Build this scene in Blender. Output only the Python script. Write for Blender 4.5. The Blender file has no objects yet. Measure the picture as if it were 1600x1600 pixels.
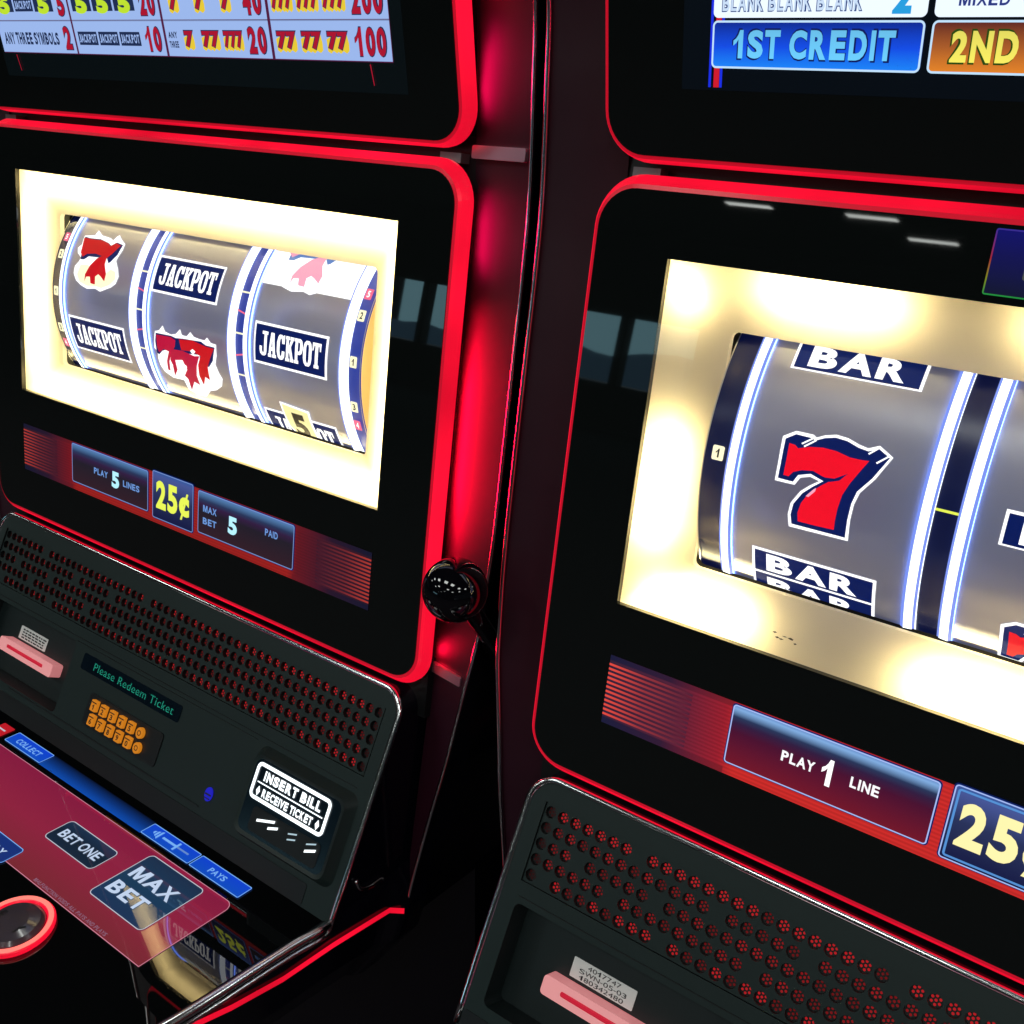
import bpy, bmesh, math, random
from mathutils import Vector, Matrix
from mathutils.geometry import tessellate_polygon
random.seed(7)
SC = bpy.context.scene
COL = SC.collection

# ------------------------------------------------------------------ camera, world, view
TILT = math.radians(9.0)            # the reel panels lean back by this much
ST, CT = math.sin(TILT), math.cos(TILT)
H0 = 1.30                           # height of the top edge of the reel window
DX, DZ = 0.58183, 0.01382           # second machine: spacing along the bank, nudge to the front

def L(x, y, z):
    """panel space (x across, y up the reel panel, z out of it) -> upright machine space"""
    return (x, y * ST - z * CT, H0 + y * CT + z * ST)

def Ldir(x, y, z):
    return Vector((x, y * ST - z * CT, y * CT + z * ST))

CAM_P = (0.80950686, 0.01899955, 0.46235775)
RX = (0.80823110, 0.10672938, -0.57911253)
RY = (0.25289626, -0.95103861, 0.17767681)
RZ = (-0.53179504, -0.29005932, -0.79565044)
cam = bpy.data.cameras.new('camera')
cam.sensor_width = 36.0
cam.sensor_fit = 'HORIZONTAL'
cam.lens = 1603.85 / 1600 * 36.0
cam.clip_start, cam.clip_end = 0.02, 500
camo = bpy.data.objects.new('camera', cam)
COL.objects.link(camo)
r_, u_, b_ = Ldir(*RX), -Ldir(*RY), -Ldir(*RZ)
M = Matrix((r_, u_, b_)).transposed().to_4x4()
M.translation = Vector(L(*CAM_P))
camo.matrix_world = M
SC.camera = camo

W = bpy.data.worlds.new('World')
SC.world = W
W.use_nodes = True
bg = W.node_tree.nodes['Background']
bg.inputs['Color'].default_value = (0.55, 0.75, 0.85, 1)
bg.inputs['Strength'].default_value = 0.028
SC.view_settings.view_transform = 'Standard'
SC.view_settings.look = 'None'
SC.view_settings.exposure = 0
SC.view_settings.gamma = 1
SC.render.engine = 'CYCLES'
SC.cycles.use_denoising = True
SC.cycles.max_bounces = 10
SC.cycles.transparent_max_bounces = 12
SC.cycles.sample_clamp_indirect = 6

# ------------------------------------------------------------------ plane frames in panel space
def frame(P, v):
    v = Vector(v).normalized()
    return (Vector(P), v, Vector((1, 0, 0)).cross(v))

F_TOP = frame((0, .04, -.0024), (0, 1, .265))
F_MAIN = frame((0, 0, 0), (0, 1, 0))
F_SPK = frame((0, -.30, .0039), (0, 1, -.392))
A9 = math.radians(-9)
F_DECK = frame((0, -.453, .0575), (0, -math.sin(A9), -math.cos(A9)))

def pmap(F, h0=0.0):
    P, v, n = F
    def f(x, y, h=0.0):
        q = P + v * y + n * (h + h0)
        return L(q.x + x, q.y, q.z)
    return f

DECK_SHEAR = .11
def deckmap(h0=0.0):
    g = pmap(F_DECK, h0)
    return lambda x, y, h=0.0: g(x + DECK_SHEAR * (y + .01), y, h)

YC, ZC, RR = -.0915, -.109, .10
def cylmap(h0=0.0):
    def f(x, s, h=0.0):
        t = s / RR
        r = RR + h + h0
        return L(x, YC + r * math.sin(t), ZC + r * math.cos(t))
    f.cyl = True
    return f

# ------------------------------------------------------------------ materials
MATS = {}
def new_mat(name):
    m = bpy.data.materials.new(name)
    m.use_nodes = True
    MATS[name] = m
    return m, m.node_tree, m.node_tree.nodes['Principled BSDF']

def pmat(name, base, rough=.5, metal=0., spec=.5, em=None, es=0., coat=0., noise=0., nscale=60.):
    m, nt, p = new_mat(name)
    p.inputs['Base Color'].default_value = (*base, 1)
    p.inputs['Roughness'].default_value = rough
    p.inputs['Metallic'].default_value = metal
    p.inputs['Specular IOR Level'].default_value = spec
    if coat:
        p.inputs['Coat Weight'].default_value = coat
        p.inputs['Coat Roughness'].default_value = .03
    if em:
        p.inputs['Emission Color'].default_value = (*em, 1)
        p.inputs['Emission Strength'].default_value = es
    if noise:
        tc = nt.nodes.new('ShaderNodeTexCoord')
        nz = nt.nodes.new('ShaderNodeTexNoise')
        nz.inputs['Scale'].default_value = nscale
        nz.inputs['Detail'].default_value = 6
        mr = nt.nodes.new('ShaderNodeMapRange')
        mr.inputs['To Min'].default_value = max(0.0, rough - noise)
        mr.inputs['To Max'].default_value = rough + noise
        nt.links.new(tc.outputs['Object'], nz.inputs['Vector'])
        nt.links.new(nz.outputs['Fac'], mr.inputs['Value'])
        nt.links.new(mr.outputs['Result'], p.inputs['Roughness'])
    return m

def emat(name, col, s=1.0, base=(.01, .01, .01), rough=.4, spec=.1):
    return pmat(name, base, rough, 0, spec, col, s)

def ramp_mat(name, axis, a, b, stops, s=1.0, stripes=None):
    """a lit picture on a display: emission ramps along u (0) or v (1) between a and b metres"""
    m, nt, p = new_mat(name)
    uv = nt.nodes.new('ShaderNodeUVMap')
    sx = nt.nodes.new('ShaderNodeSeparateXYZ')
    mr = nt.nodes.new('ShaderNodeMapRange')
    mr.inputs['From Min'].default_value = a
    mr.inputs['From Max'].default_value = b
    rp = nt.nodes.new('ShaderNodeValToRGB')
    el = rp.color_ramp.elements
    while len(el) < len(stops):
        el.new(.5)
    for e, (t, c) in zip(el, stops):
        e.position = t
        e.color = (*c, 1)
    nt.links.new(uv.outputs['UV'], sx.inputs[0])
    nt.links.new(sx.outputs[axis], mr.inputs['Value'])
    nt.links.new(mr.outputs['Result'], rp.inputs['Fac'])
    out = rp.outputs['Color']
    if stripes:
        per, depth = stripes
        mu = nt.nodes.new('ShaderNodeMath'); mu.operation = 'MULTIPLY'; mu.inputs[1].default_value = 2 * math.pi / per
        si = nt.nodes.new('ShaderNodeMath'); si.operation = 'SINE'
        m2 = nt.nodes.new('ShaderNodeMapRange')
        m2.inputs['From Min'].default_value = -1
        m2.inputs['To Min'].default_value = 1 - depth
        nt.links.new(sx.outputs[1], mu.inputs[0])
        nt.links.new(mu.outputs[0], si.inputs[0])
        nt.links.new(si.outputs[0], m2.inputs['Value'])
        mx = nt.nodes.new('ShaderNodeVectorMath'); mx.operation = 'SCALE'
        nt.links.new(out, mx.inputs[0])
        nt.links.new(m2.outputs['Result'], mx.inputs['Scale'])
        out = mx.outputs['Vector']
    nt.links.new(out, p.inputs['Emission Color'])
    p.inputs['Emission Strength'].default_value = s
    p.inputs['Base Color'].default_value = (.01, .01, .01, 1)
    p.inputs['Specular IOR Level'].default_value = .1
    return m

def glass_mat():
    m, nt, p = new_mat('clear_glass')
    nt.nodes.remove(p)
    out = nt.nodes['Material Output']
    tr = nt.nodes.new('ShaderNodeBsdfTransparent')
    gl = nt.nodes.new('ShaderNodeBsdfGlossy')
    gl.inputs['Roughness'].default_value = .0
    fr = nt.nodes.new('ShaderNodeFresnel')
    fr.inputs['IOR'].default_value = 1.5
    mx = nt.nodes.new('ShaderNodeMixShader')
    nt.links.new(fr.outputs[0], mx.inputs[0])
    nt.links.new(tr.outputs[0], mx.inputs[1])
    nt.links.new(gl.outputs[0], mx.inputs[2])
    nt.links.new(mx.outputs[0], out.inputs['Surface'])
    return m

def srgb(r, g, b):
    f = lambda c: (c / 255 / 12.92) if c <= 10 else (((c / 255) + .055) / 1.055) ** 2.4
    return (f(r), f(g), f(b))

m_black = pmat('black_glass', (.007, .009, .009), .02, 0, .5, noise=.02, nscale=14)
m_deckglass = pmat('deck_glass', (.0035, .004, .0045), .012, 0, 1.0)
m_body = pmat('dark_cabinet_lacquer', (.003, .003, .007), .12, 0, .45, noise=.04, nscale=25)
m_wing = pmat('smoked_lacquer', (.026, .002, .010), .46, 0, .5, noise=.06, nscale=40)
m_chrome = pmat('chrome', (.86, .88, .90), .15, 1.0, noise=.05, nscale=120)
m_alu = pmat('brushed_metal', (.62, .60, .62), .38, .7, noise=.08, nscale=150)
m_band = pmat('satin_band', (.80, .50, .62), .36, .9, noise=.06, nscale=60)
m_hinge = pmat('hinge_metal', (.22, .24, .25), .4, .8, noise=.08, nscale=200)
m_plastic = pmat('speaker_plastic', (.010, .022, .0215), .48, 0, .4, noise=.06, nscale=300)
m_plastic2 = pmat('recess_plastic', (.007, .015, .016), .5, 0, .4, noise=.05, nscale=300)
m_dark = pmat('dark_plastic', (.006, .007, .008), .4)
m_void = pmat('inner_black', (.004, .004, .005), .8, 0, .1)
def tube_mat():
    """red diffuser lit by single LEDs, so its light is a little uneven along its length"""
    m = emat('red_light_tube', (1.0, .005, .032), 1.0, (.10, .004, .008), .25, .5)
    nt = m.node_tree
    tc = nt.nodes.new('ShaderNodeTexCoord')
    nz = nt.nodes.new('ShaderNodeTexNoise')
    nz.inputs['Scale'].default_value = 9
    nz.inputs['Detail'].default_value = 2
    mr = nt.nodes.new('ShaderNodeMapRange')
    mr.inputs['From Min'].default_value = .3
    mr.inputs['From Max'].default_value = .7
    mr.inputs['To Min'].default_value = .55
    mr.inputs['To Max'].default_value = 1.3
    nt.links.new(tc.outputs['Object'], nz.inputs['Vector'])
    nt.links.new(nz.outputs['Fac'], mr.inputs['Value'])
    nt.links.new(mr.outputs['Result'], nt.nodes['Principled BSDF'].inputs['Emission Strength'])
    return m
m_red_led = tube_mat()
m_red_lip = pmat('red_diffuser_lip', (.35, .01, .03), .2, 0, .5, (1.0, .006, .03), .42)
m_red_wash = emat('red_wash_light', (1.0, .002, .03), 80)
m_red_wash3 = emat('red_wash_faint', (1.0, .003, .09), 24)
m_red_wash2 = emat('red_wash_dim', (1.0, .002, .035), 44)
m_red_dot = emat('red_glow', (1.0, .015, .03), .50)
def board_mat():
    m, nt, p = new_mat('frosted_board')
    p.inputs['Base Color'].default_value = (.84, .74, .56, 1)
    p.inputs['Roughness'].default_value = .5
    p.inputs['Specular IOR Level'].default_value = .2
    p.inputs['Emission Color'].default_value = (.68, .50, .33, 1)
    p.inputs['Emission Strength'].default_value = .24
    t = nt.nodes.new('ShaderNodeBsdfTranslucent')
    t.inputs['Color'].default_value = (.95, .84, .70, 1)
    mx = nt.nodes.new('ShaderNodeMixShader')
    mx.inputs[0].default_value = .5
    nt.links.new(p.outputs[0], mx.inputs[1])
    nt.links.new(t.outputs[0], mx.inputs[2])
    nt.links.new(mx.outputs[0], nt.nodes['Material Output'].inputs['Surface'])
    return m
m_board = board_mat()
m_smudge = pmat('scuff', (.10, .07, .05), .8)
m_cap = pmat('edge_led_glow', (.80, .66, .36), .5, 0, .3, (1.0, .62, .16), .38)  # golden LED light on the end wall put into its colour and glow
m_glass = glass_mat()
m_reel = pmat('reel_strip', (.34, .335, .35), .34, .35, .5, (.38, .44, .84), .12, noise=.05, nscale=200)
m_ringw = emat('ring_white', (.86, .92, 1.0), 1.9)
m_ringb = emat('ring_blue', (.22, .33, 1.0), .95)
m_ringglow = emat('ring_blue_edge', (.16, .28, 1.0), 7.0)
m_marker = pmat('marker_strip', (.008, .010, .030), .25, 0, .4, (.02, .06, .6), .05)
m_marker_l = pmat('marker_strip_lit', (.02, .03, .2), .35, 0, .4, (.03, .07, .55), .45)
m_white = emat('lit_white', (1, 1, 1), 1.3)
m_white_soft = emat('lit_soft_white', (.85, .90, 1.0), .85)
m_navy = emat('printed_navy', (.004, .014, .13), .7, (.004, .008, .04), .5, .03)
m_sred = emat('lit_red', (1.0, .004, .022), .95, spec=.02)
m_fred = emat('lit_flame_red', (.72, .004, .012), .9, spec=.02)
m_fred2 = emat('lit_flame_crimson', (.62, .003, .05), .9, spec=.02)
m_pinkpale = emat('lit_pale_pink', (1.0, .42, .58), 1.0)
m_yel = emat('lit_pale_yellow', (1.0, .90, .42), 1.05)
m_yelg = emat('lit_yellow_green', (.85, .95, .10), 1.0)
m_yelw = emat('lit_warm_white', (1.0, .95, .62), 1.2)
m_pinktick = emat('lit_pink', (1.0, .16, .30), 1.0)
m_cyan = emat('lit_cyan', (.45, .85, 1.0), 1.1)
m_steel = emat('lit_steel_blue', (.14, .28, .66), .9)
m_pink = pmat('pink_plastic', (.90, .46, .46), .45, 0, .4, (1.0, .30, .32), .40)
m_pink_in = pmat('pink_slot', (.35, .03, .05), .5, 0, .3, (.9, .03, .08), .38)
m_paper = pmat('paper_label', (.84, .88, .86), .6, 0, .2)
m_ink = pmat('label_ink', (.02, .02, .025), .7)
m_amber = emat('amber_key', (1.0, .33, .015), .50, (.3, .1, .02))
m_amber_d = pmat('key_print', (.05, .02, .004), .6)
m_green = emat('vfd_green', (.02, .50, .33), .62)
m_dots = [emat('red_glow_%d' % i, (1.0, .02, .03), e) for i, e in enumerate((.03, .12, .17, .22, .28, .42))]
m_bluebtn = emat('blue_light', (.02, .02, .8), .6)
m_sign = emat('sign_white', (.90, .97, 1.0), 1.7)
m_slitw = emat('slit_white', (.55, .75, .85), .8)
m_signbg = pmat('sign_dark', (.004, .010, .018), .15, 0, .5)
m_knob = pmat('black_ball', (.003, .003, .005), .03, 0, .6)
m_uired = ramp_mat('deck_red', 1, -.08, -.01, [(0, (.20, .022, .032)), (.5, (.29, .016, .052)), (1, (.25, .010, .052))], .95, stripes=(.0011, .10))
m_uiblue = ramp_mat('deck_blue', 1, -.005, .0085, [(0, (.004, .075, .50)), (1, (.004, .05, .62))], 1.0)
m_uiblued = ramp_mat('deck_blue_fade', 1, -.005, .009, [(0, (.003, .07, .42)), (.55, (.002, .03, .18)), (1, (.0005, .004, .02))], 1.0)
m_uinavy = ramp_mat('deck_key', 1, -.062, -.013, [(0, (.012, .035, .10)), (.5, (.010, .045, .105)), (1, (.012, .030, .075))], .9)
m_uinavy2 = ramp_mat('deck_key_small', 1, -.050, -.026, [(0, (.008, .022, .05)), (.5, (.006, .016, .035)), (1, (.012, .034, .085))], .9)
m_uiline = emat('deck_line_pink', (.80, .30, .42), .75)
m_uilinew = emat('deck_line_white', (.65, .68, .78), .8)
m_uitext = emat('deck_text', (.62, .76, 1.0), .85)
m_uitextb = emat('deck_text_blue', (.20, .48, 1.0), .9)
m_uifaint = emat('deck_text_faint', (.30, .14, .22), .8)
for _m in (m_uired, m_uiblue, m_uiblued, m_uinavy, m_uinavy2):
    _p = _m.node_tree.nodes['Principled BSDF']
    _p.inputs['Roughness'].default_value = .015
    _p.inputs['Specular IOR Level'].default_value = .85
m_ringhot = emat('ring_hot', (1.0, .20, .16), 1.3)

# ------------------------------------------------------------------ mesh collector
class MB:
    def __init__(s):
        s.v, s.f, s.m, s.uv, s.sm = [], [], [], [], []
        s.mats = []
    def mi(s, m):
        if m not in s.mats:
            s.mats.append(m)
        return s.mats.index(m)
    def add(s, V, F, mat, uvs=None, smooth=False):
        o = len(s.v)
        s.v.extend([tuple(p) for p in V])
        k = s.mi(mat)
        for f in F:
            s.f.append(tuple(i + o for i in f))
            s.m.append(k)
            s.sm.append(smooth)
        s.uv.extend(uvs if uvs else [(0, 0)] * len(V))
    def build(s, name, parent=None):
        me = bpy.data.meshes.new(name)
        me.from_pydata(s.v, [], s.f)
        for m in s.mats:
            me.materials.append(m)
        me.polygons.foreach_set('material_index', s.m)
        me.polygons.foreach_set('use_smooth', s.sm)
        ul = me.uv_layers.new(name='UVMap')
        for l in me.loops:
            ul.data[l.index].uv = s.uv[l.vertex_index]
        me.validate()
        me.update()
        o = bpy.data.objects.new(name, me)
        COL.objects.link(o)
        if parent:
            o.parent = parent
        return o

def rrect(x0, y0, x1, y1, r=0., n=6, rs=None):
    """rounded rectangle, counter-clockwise; rs = radii for (x1y1, x0y1, x0y0, x1y0)"""
    rs = rs or (r, r, r, r)
    P = []
    for (cx, cy, sx, sy, a0), q in zip(((x1, y1, -1, -1, 0), (x0, y1, 1, -1, 90), (x0, y0, 1, 1, 180), (x1, y0, -1, 1, 270)), rs):
        if q <= 0:
            P.append((cx, cy))
            continue
        for k in range(n + 1):
            a = math.radians(a0 + 90 * k / n)
            P.append((cx + sx * q + q * math.cos(a), cy + sy * q + q * math.sin(a)))
    return P

def densify(P, step):
    out = []
    for i, a in enumerate(P):
        b = P[(i + 1) % len(P)]
        n = max(1, int(math.hypot(b[0] - a[0], b[1] - a[1]) / step))
        out += [(a[0] + (b[0] - a[0]) * k / n, a[1] + (b[1] - a[1]) * k / n) for k in range(n)]
    return out

def fill(loops):
    T = tessellate_polygon([[Vector((x, y, 0)) for x, y in l] for l in loops])
    V = [p for l in loops for p in l]
    return V, [tuple(t) for t in T]

def slice_y(V, F, step=.004):
    bm = bmesh.new()
    vs = [bm.verts.new((x, y, 0)) for x, y in V]
    for f in F:
        try:
            bm.faces.new([vs[i] for i in f])
        except ValueError:
            pass
    ys = [p[1] for p in V]
    y = math.ceil(min(ys) / step) * step
    while y < max(ys):
        bmesh.ops.bisect_plane(bm, geom=bm.verts[:] + bm.edges[:] + bm.faces[:], plane_co=(0, y, 0), plane_no=(0, 1, 0), dist=1e-7)
        y += step
    bm.verts.index_update()
    V2 = [(v.co.x, v.co.y) for v in bm.verts]
    F2 = [tuple(v.index for v in f.verts) for f in bm.faces]
    bm.free()
    return V2, F2

def paint(mb, fmap, VF, mat, h=0.0):
    V, F = VF
    if getattr(fmap, 'cyl', False):
        V, F = slice_y(V, F)
    # keep the faces looking out of the surface
    G = []
    for f in F:
        a = sum(V[f[i]][0] * V[f[(i + 1) % len(f)]][1] - V[f[(i + 1) % len(f)]][0] * V[f[i]][1] for i in range(len(f)))
        G.append(f if a > 0 else tuple(reversed(f)))
    mb.add([fmap(x, y, h) for x, y in V], G, mat, [(x, y) for x, y in V])

def poly(mb, fmap, P, mat, h=0.0):
    paint(mb, fmap, fill([P]), mat, h)

def border(mb, fmap, x0, y0, x1, y1, r, w, mat, h=0.0, n=6):
    a = rrect(x0, y0, x1, y1, r, n)
    b = rrect(x0 + w, y0 + w, x1 - w, y1 - w, max(r - w, 1e-5), n)
    N = len(a)
    mb.add([fmap(x, y, h) for x, y in a + b], [(i, (i + 1) % N, N + (i + 1) % N, N + i) for i in range(N)], mat, a + b)

_tc = {}
def text2d(s, bold=0., shear=0., space=1.0):
    k = (s, bold, shear, space)
    if k not in _tc:
        c = bpy.data.curves.new('lettering', 'FONT')
        c.body = s
        c.offset = bold
        c.shear = shear
        c.space_character = space
        c.resolution_u = 4
        o = bpy.data.objects.new('lettering', c)
        me = bpy.data.meshes.new_from_object(o)
        V = [(v.co.x, v.co.y) for v in me.vertices]
        F = [tuple(p.vertices) for p in me.polygons]
        bpy.data.objects.remove(o)
        bpy.data.curves.remove(c)
        bpy.data.meshes.remove(me)
        _tc[k] = (V, F)
    return _tc[k]

def fit(VF, x0, y0, x1, y1):
    V, F = VF
    ax, bx = min(p[0] for p in V), max(p[0] for p in V)
    ay, by = min(p[1] for p in V), max(p[1] for p in V)
    return [(x0 + (p[0] - ax) / (bx - ax) * (x1 - x0), y0 + (p[1] - ay) / (by - ay) * (y1 - y0)) for p in V], F

ADV = dict(A=722, B=722, C=722, D=722, E=667, F=611, G=778, H=722, I=278, J=556, K=722, L=611, M=833, N=722, O=778, P=667, Q=778,
           R=722, S=667, T=611, U=722, V=667, W=944, X=667, Y=667, Z=611)
ADV[' '] = 278
ADV['-'] = 333
BEAR = dict(A=8, T=20, V=8, X=12, Y=8, W=8, J=30, C=48, O=44, S=40, G=46, Q=44)
ONE = [(.52, 0), (1, 0), (1, 1), (.64, 1), (.50, .84), (.28, .71), (0, .63), (0, .45), (.30, .54), (.52, .67)]
EM = [(0, 0), (.21, 0), (.21, .66), (.41, 0), (.59, 0), (.79, .66), (.79, 0), (1, 0), (1, 1), (.70, 1), (.5, .36), (.30, 1), (0, 1)]
def text(mb, fmap, s, x0, y0, x1, y1, mat, h=0., bold=.02, shear=0., space=1.):
    """a word set in the box x0..x1, y0..y1, each letter to the width of a plain grotesque"""
    if any(c.islower() for c in s):
        paint(mb, fmap, fit(text2d(s, bold, shear, space), x0, y0, x1, y1), mat, h)
        return
    adv = [ADV.get(c, 556) for c in s]
    bear = [BEAR.get(c, 62 if c.isalpha() else 40) for c in s]
    total = sum(adv) - bear[0] - bear[-1]
    k = (x1 - x0) / total
    x = x0 - bear[0] * k
    for c, a, b in zip(s, adv, bear):
        xa, xb = x + b * k, x + (a - b) * k
        x += a * k
        if c == ' ':
            continue
        if c == '-':
            poly(mb, fmap, rrect(xa, y0 + .32 * (y1 - y0), xb, y0 + .46 * (y1 - y0)), mat, h)
        elif c == 'M':
            poly(mb, fmap, [(xa + p * (xb - xa), y0 + q * (y1 - y0)) for p, q in EM], mat, h)
        elif c == '1':
            xb -= (xb - xa) * .22
            poly(mb, fmap, [(xa + p * (xb - xa), y0 + q * (y1 - y0)) for p, q in ONE], mat, h)
        elif c == '¢':
            yy = y0 + .06 * (y1 - y0)
            paint(mb, fmap, fit(text2d('c', bold * 1.1), xa, yy, xb, y0 + .74 * (y1 - y0)), mat, h)
            w = (xb - xa)
            poly(mb, fmap, [(xa + .12 * w, y0 - .08 * (y1 - y0)), (xa + .30 * w, y0 - .08 * (y1 - y0)), (xa + .92 * w, y0 + .88 * (y1 - y0)), (xa + .74 * w, y0 + .88 * (y1 - y0))], mat, h + .0001)
        else:
            paint(mb, fmap, fit(text2d(c, bold, shear), xa, y0, xb, y1), mat, h)

# condensed slab-serif capitals for the reel plates
SLAB = {
 'J': ([(.3,1),(1,1),(1,.87),(.88,.87),(.88,.2),(.8,.06),(.6,0),(.3,0),(.08,.08),(0,.22),(0,.38),(.3,.38),(.3,.2),(.4,.13),(.5,.13),(.55,.2),(.55,.87),(.3,.87)],),
 'A': ([(.3,1),(.7,1),(.9,.13),(1,.13),(1,0),(.52,0),(.52,.13),(.6,.13),(.57,.27),(.38,.27),(.35,.13),(.43,.13),(.43,0),(0,0),(0,.13),(.08,.13)], [(.41,.42),(.54,.42),(.475,.75)]),
 'C': ([(.3,1),(.6,1),(.7,.93),(.78,1),(.95,1),(.95,.65),(.65,.65),(.6,.8),(.5,.87),(.4,.8),(.36,.65),(.36,.35),(.4,.2),(.5,.13),(.6,.2),(.65,.36),(.98,.36),(.95,.15),(.8,.03),(.6,0),(.35,0),(.15,.08),(.02,.3),(.02,.7),(.15,.92)],),
 'K': ([(0,1),(.46,1),(.46,.87),(.38,.87),(.38,.58),(.6,.87),(.52,.87),(.52,1),(1,1),(1,.87),(.92,.87),(.66,.6),(.93,.13),(1,.13),(1,0),(.55,0),(.55,.13),(.6,.13),(.46,.4),(.38,.3),(.38,.13),(.46,.13),(.46,0),(0,0),(0,.13),(.08,.13),(.08,.87),(0,.87)],),
 'P': ([(0,1),(.7,1),(.9,.92),(1,.75),(1,.6),(.9,.44),(.7,.37),(.42,.37),(.42,.13),(.52,.13),(.52,0),(0,0),(0,.13),(.1,.13),(.1,.87),(0,.87)], [(.42,.86),(.42,.5),(.58,.5),(.67,.57),(.67,.8),(.58,.86)]),
 'O': ([(.3,1),(.7,1),(.9,.9),(1,.7),(1,.3),(.9,.1),(.7,0),(.3,0),(.1,.1),(0,.3),(0,.7),(.1,.9)], [(.42,.86),(.58,.86),(.66,.74),(.66,.26),(.58,.14),(.42,.14),(.34,.26),(.34,.74)]),
 'T': ([(0,1),(1,1),(1,.68),(.87,.68),(.8,.87),(.67,.87),(.67,.13),(.78,.13),(.78,0),(.22,0),(.22,.13),(.33,.13),(.33,.87),(.2,.87),(.13,.68),(0,.68)],),
}
def slab_word(mb, fmap, word, x0, y0, x1, y1, mat, h=0., gap=.06):
    n = len(word)
    cw = (x1 - x0) / (n + (n - 1) * gap)
    for i, ch in enumerate(word):
        bx = x0 + i * cw * (1 + gap)
        loops = [[(bx + a * cw, y0 + b * (y1 - y0)) for a, b in l] for l in SLAB[ch]]
        paint(mb, fmap, fill(loops), mat, h)

def prism(mb, fmap, P, h0, h1, mat, side=None, cap0=False):
    """closed plate: outline P from height h0 up to h1"""
    N = len(P)
    V = [fmap(x, y, h1) for x, y in P] + [fmap(x, y, h0) for x, y in P]
    mb.add(V, [tuple(range(N))], mat, list(P) * 2)
    mb.add(V, [(N + i, N + (i + 1) % N, (i + 1) % N, i) for i in range(N)], side or mat)
    if cap0:
        mb.add(V, [tuple(reversed(range(N, 2 * N)))], side or mat)

def ringwall(mb, fmap, A, hA, B, hB, mat, smooth=False):
    N = len(A)
    V = [fmap(x, y, hA) for x, y in A] + [fmap(x, y, hB) for x, y in B]
    mb.add(V, [(i, (i + 1) % N, N + (i + 1) % N, N + i) for i in range(N)], mat, list(A) + list(B), smooth)

def plate_hole(mb, fmap, outer, inner, h, mat):
    paint(mb, fmap, fill([outer, list(reversed(inner))]), mat, h)

def tube(mb, pts, r, mat, n=10, closed=False, taper=None, caps=True):
    pts = [Vector(p) for p in pts]
    N = len(pts)
    rings = []
    up = None
    for i, p in enumerate(pts):
        a = pts[(i - 1) % N] if (closed or i > 0) else p
        b = pts[(i + 1) % N] if (closed or i < N - 1) else p
        t = (b - a).normalized()
        if up is None:
            up = t.orthogonal().normalized()
        up = (up - t * up.dot(t)).normalized()
        w = t.cross(up)
        rr = taper[i] if taper else r
        rings.append([p + (up * math.cos(2 * math.pi * k / n) + w * math.sin(2 * math.pi * k / n)) * rr for k in range(n)])
    V = [v for R_ in rings for v in R_]
    F = []
    for i in range(N if closed else N - 1):
        j = (i + 1) % N
        for k in range(n):
            F.append((i * n + k, i * n + (k + 1) % n, j * n + (k + 1) % n, j * n + k))
    if not closed and caps:
        F.append(tuple(reversed(range(n))))
        F.append(tuple(range((N - 1) * n, N * n)))
    mb.add(V, F, mat, smooth=True)

def box(mb, fmap, x0, y0, x1, y1, h0, h1, mat):
    prism(mb, fmap, rrect(x0, y0, x1, y1), h0, h1, mat, cap0=True)

def upright(x, y, h=0.):          # plain machine space, used for the base cabinet
    return (x, y, h)

def smooth_pts(P, sub=4):
    out = []
    N = len(P)
    for i in range(N - 1):
        p0, p1, p2, p3 = P[max(i - 1, 0)], P[i], P[i + 1], P[min(i + 2, N - 1)]
        for k in range(sub):
            t = k / sub
            out.append(tuple(.5 * (2 * b + (c - a) * t + (2 * a - 5 * b + 4 * c - d) * t * t + (3 * b - a - 3 * c + d) * t ** 3)
                             for a, b, c, d in zip(p0, p1, p2, p3)))
    out.append(tuple(P[-1]))
    return out

def empty(name, loc):
    o = bpy.data.objects.new(name, None)
    o.empty_display_size = .1
    o.location = loc
    COL.objects.link(o)
    return o

# ------------------------------------------------------------------ setting
def simple(name, V, F, mat, kind='structure'):
    mb = MB()
    mb.add(V, F, mat)
    o = mb.build(name)
    if kind:
        o['kind'] = kind
    return o

m_carpet = pmat('dark_carpet', (.05, .04, .045), .95, 0, .1, noise=.04, nscale=80)
fl = simple('floor', [(-40, -16, 0), (12, -16, 0), (12, 6, 0), (-40, 6, 0)], [(0, 1, 2, 3)], m_carpet)

# ------------------------------------------------------------------ symbol outlines on the reels (x, arc) in metres
S7_W=[(-.1332,.0193),(-.1276,.0229),(-.1194,.0229),(-.1177,.0219),(-.1142,.0237),(-.1092,.0251),(-.1038,.0247),(-.098,.0229),(-.094,.0222),(-.0894,.0244),(-.0825,.0205),(-.0877,.0095),(-.0929,.002),(-.0944,-.0038),(-.0948,-.0114),(-.0943,-.0219),(-.1086,-.0222),(-.1226,-.0225),(-.1238,-.0165),(-.1232,-.0105),(-.1196,-.0039),(-.1157,-.0001),(-.1119,.0028),(-.1165,.0038),(-.1208,.0023),(-.1228,-.0016),(-.1275,-.0017),(-.1325,-.0017),(-.1326,.0069)]
S7_N=[(-.1316,.0184),(-.1272,.0214),(-.1198,.0212),(-.1178,.0205),(-.1138,.0225),(-.1092,.0237),(-.1038,.0233),(-.0981,.0215),(-.0936,.0209),(-.0893,.0229),(-.0838,.02),(-.089,.0096),(-.0942,.0023),(-.0956,-.0037),(-.096,-.0117),(-.0958,-.0205),(-.1087,-.0206),(-.1214,-.0207),(-.1224,-.0162),(-.1218,-.0106),(-.1184,-.0045),(-.1144,-.0005),(-.11,.0033),(-.1164,.0052),(-.122,.0033),(-.1238,-.0003),(-.1278,-.0003),(-.1312,-.0002),(-.1312,.007)]
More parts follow.
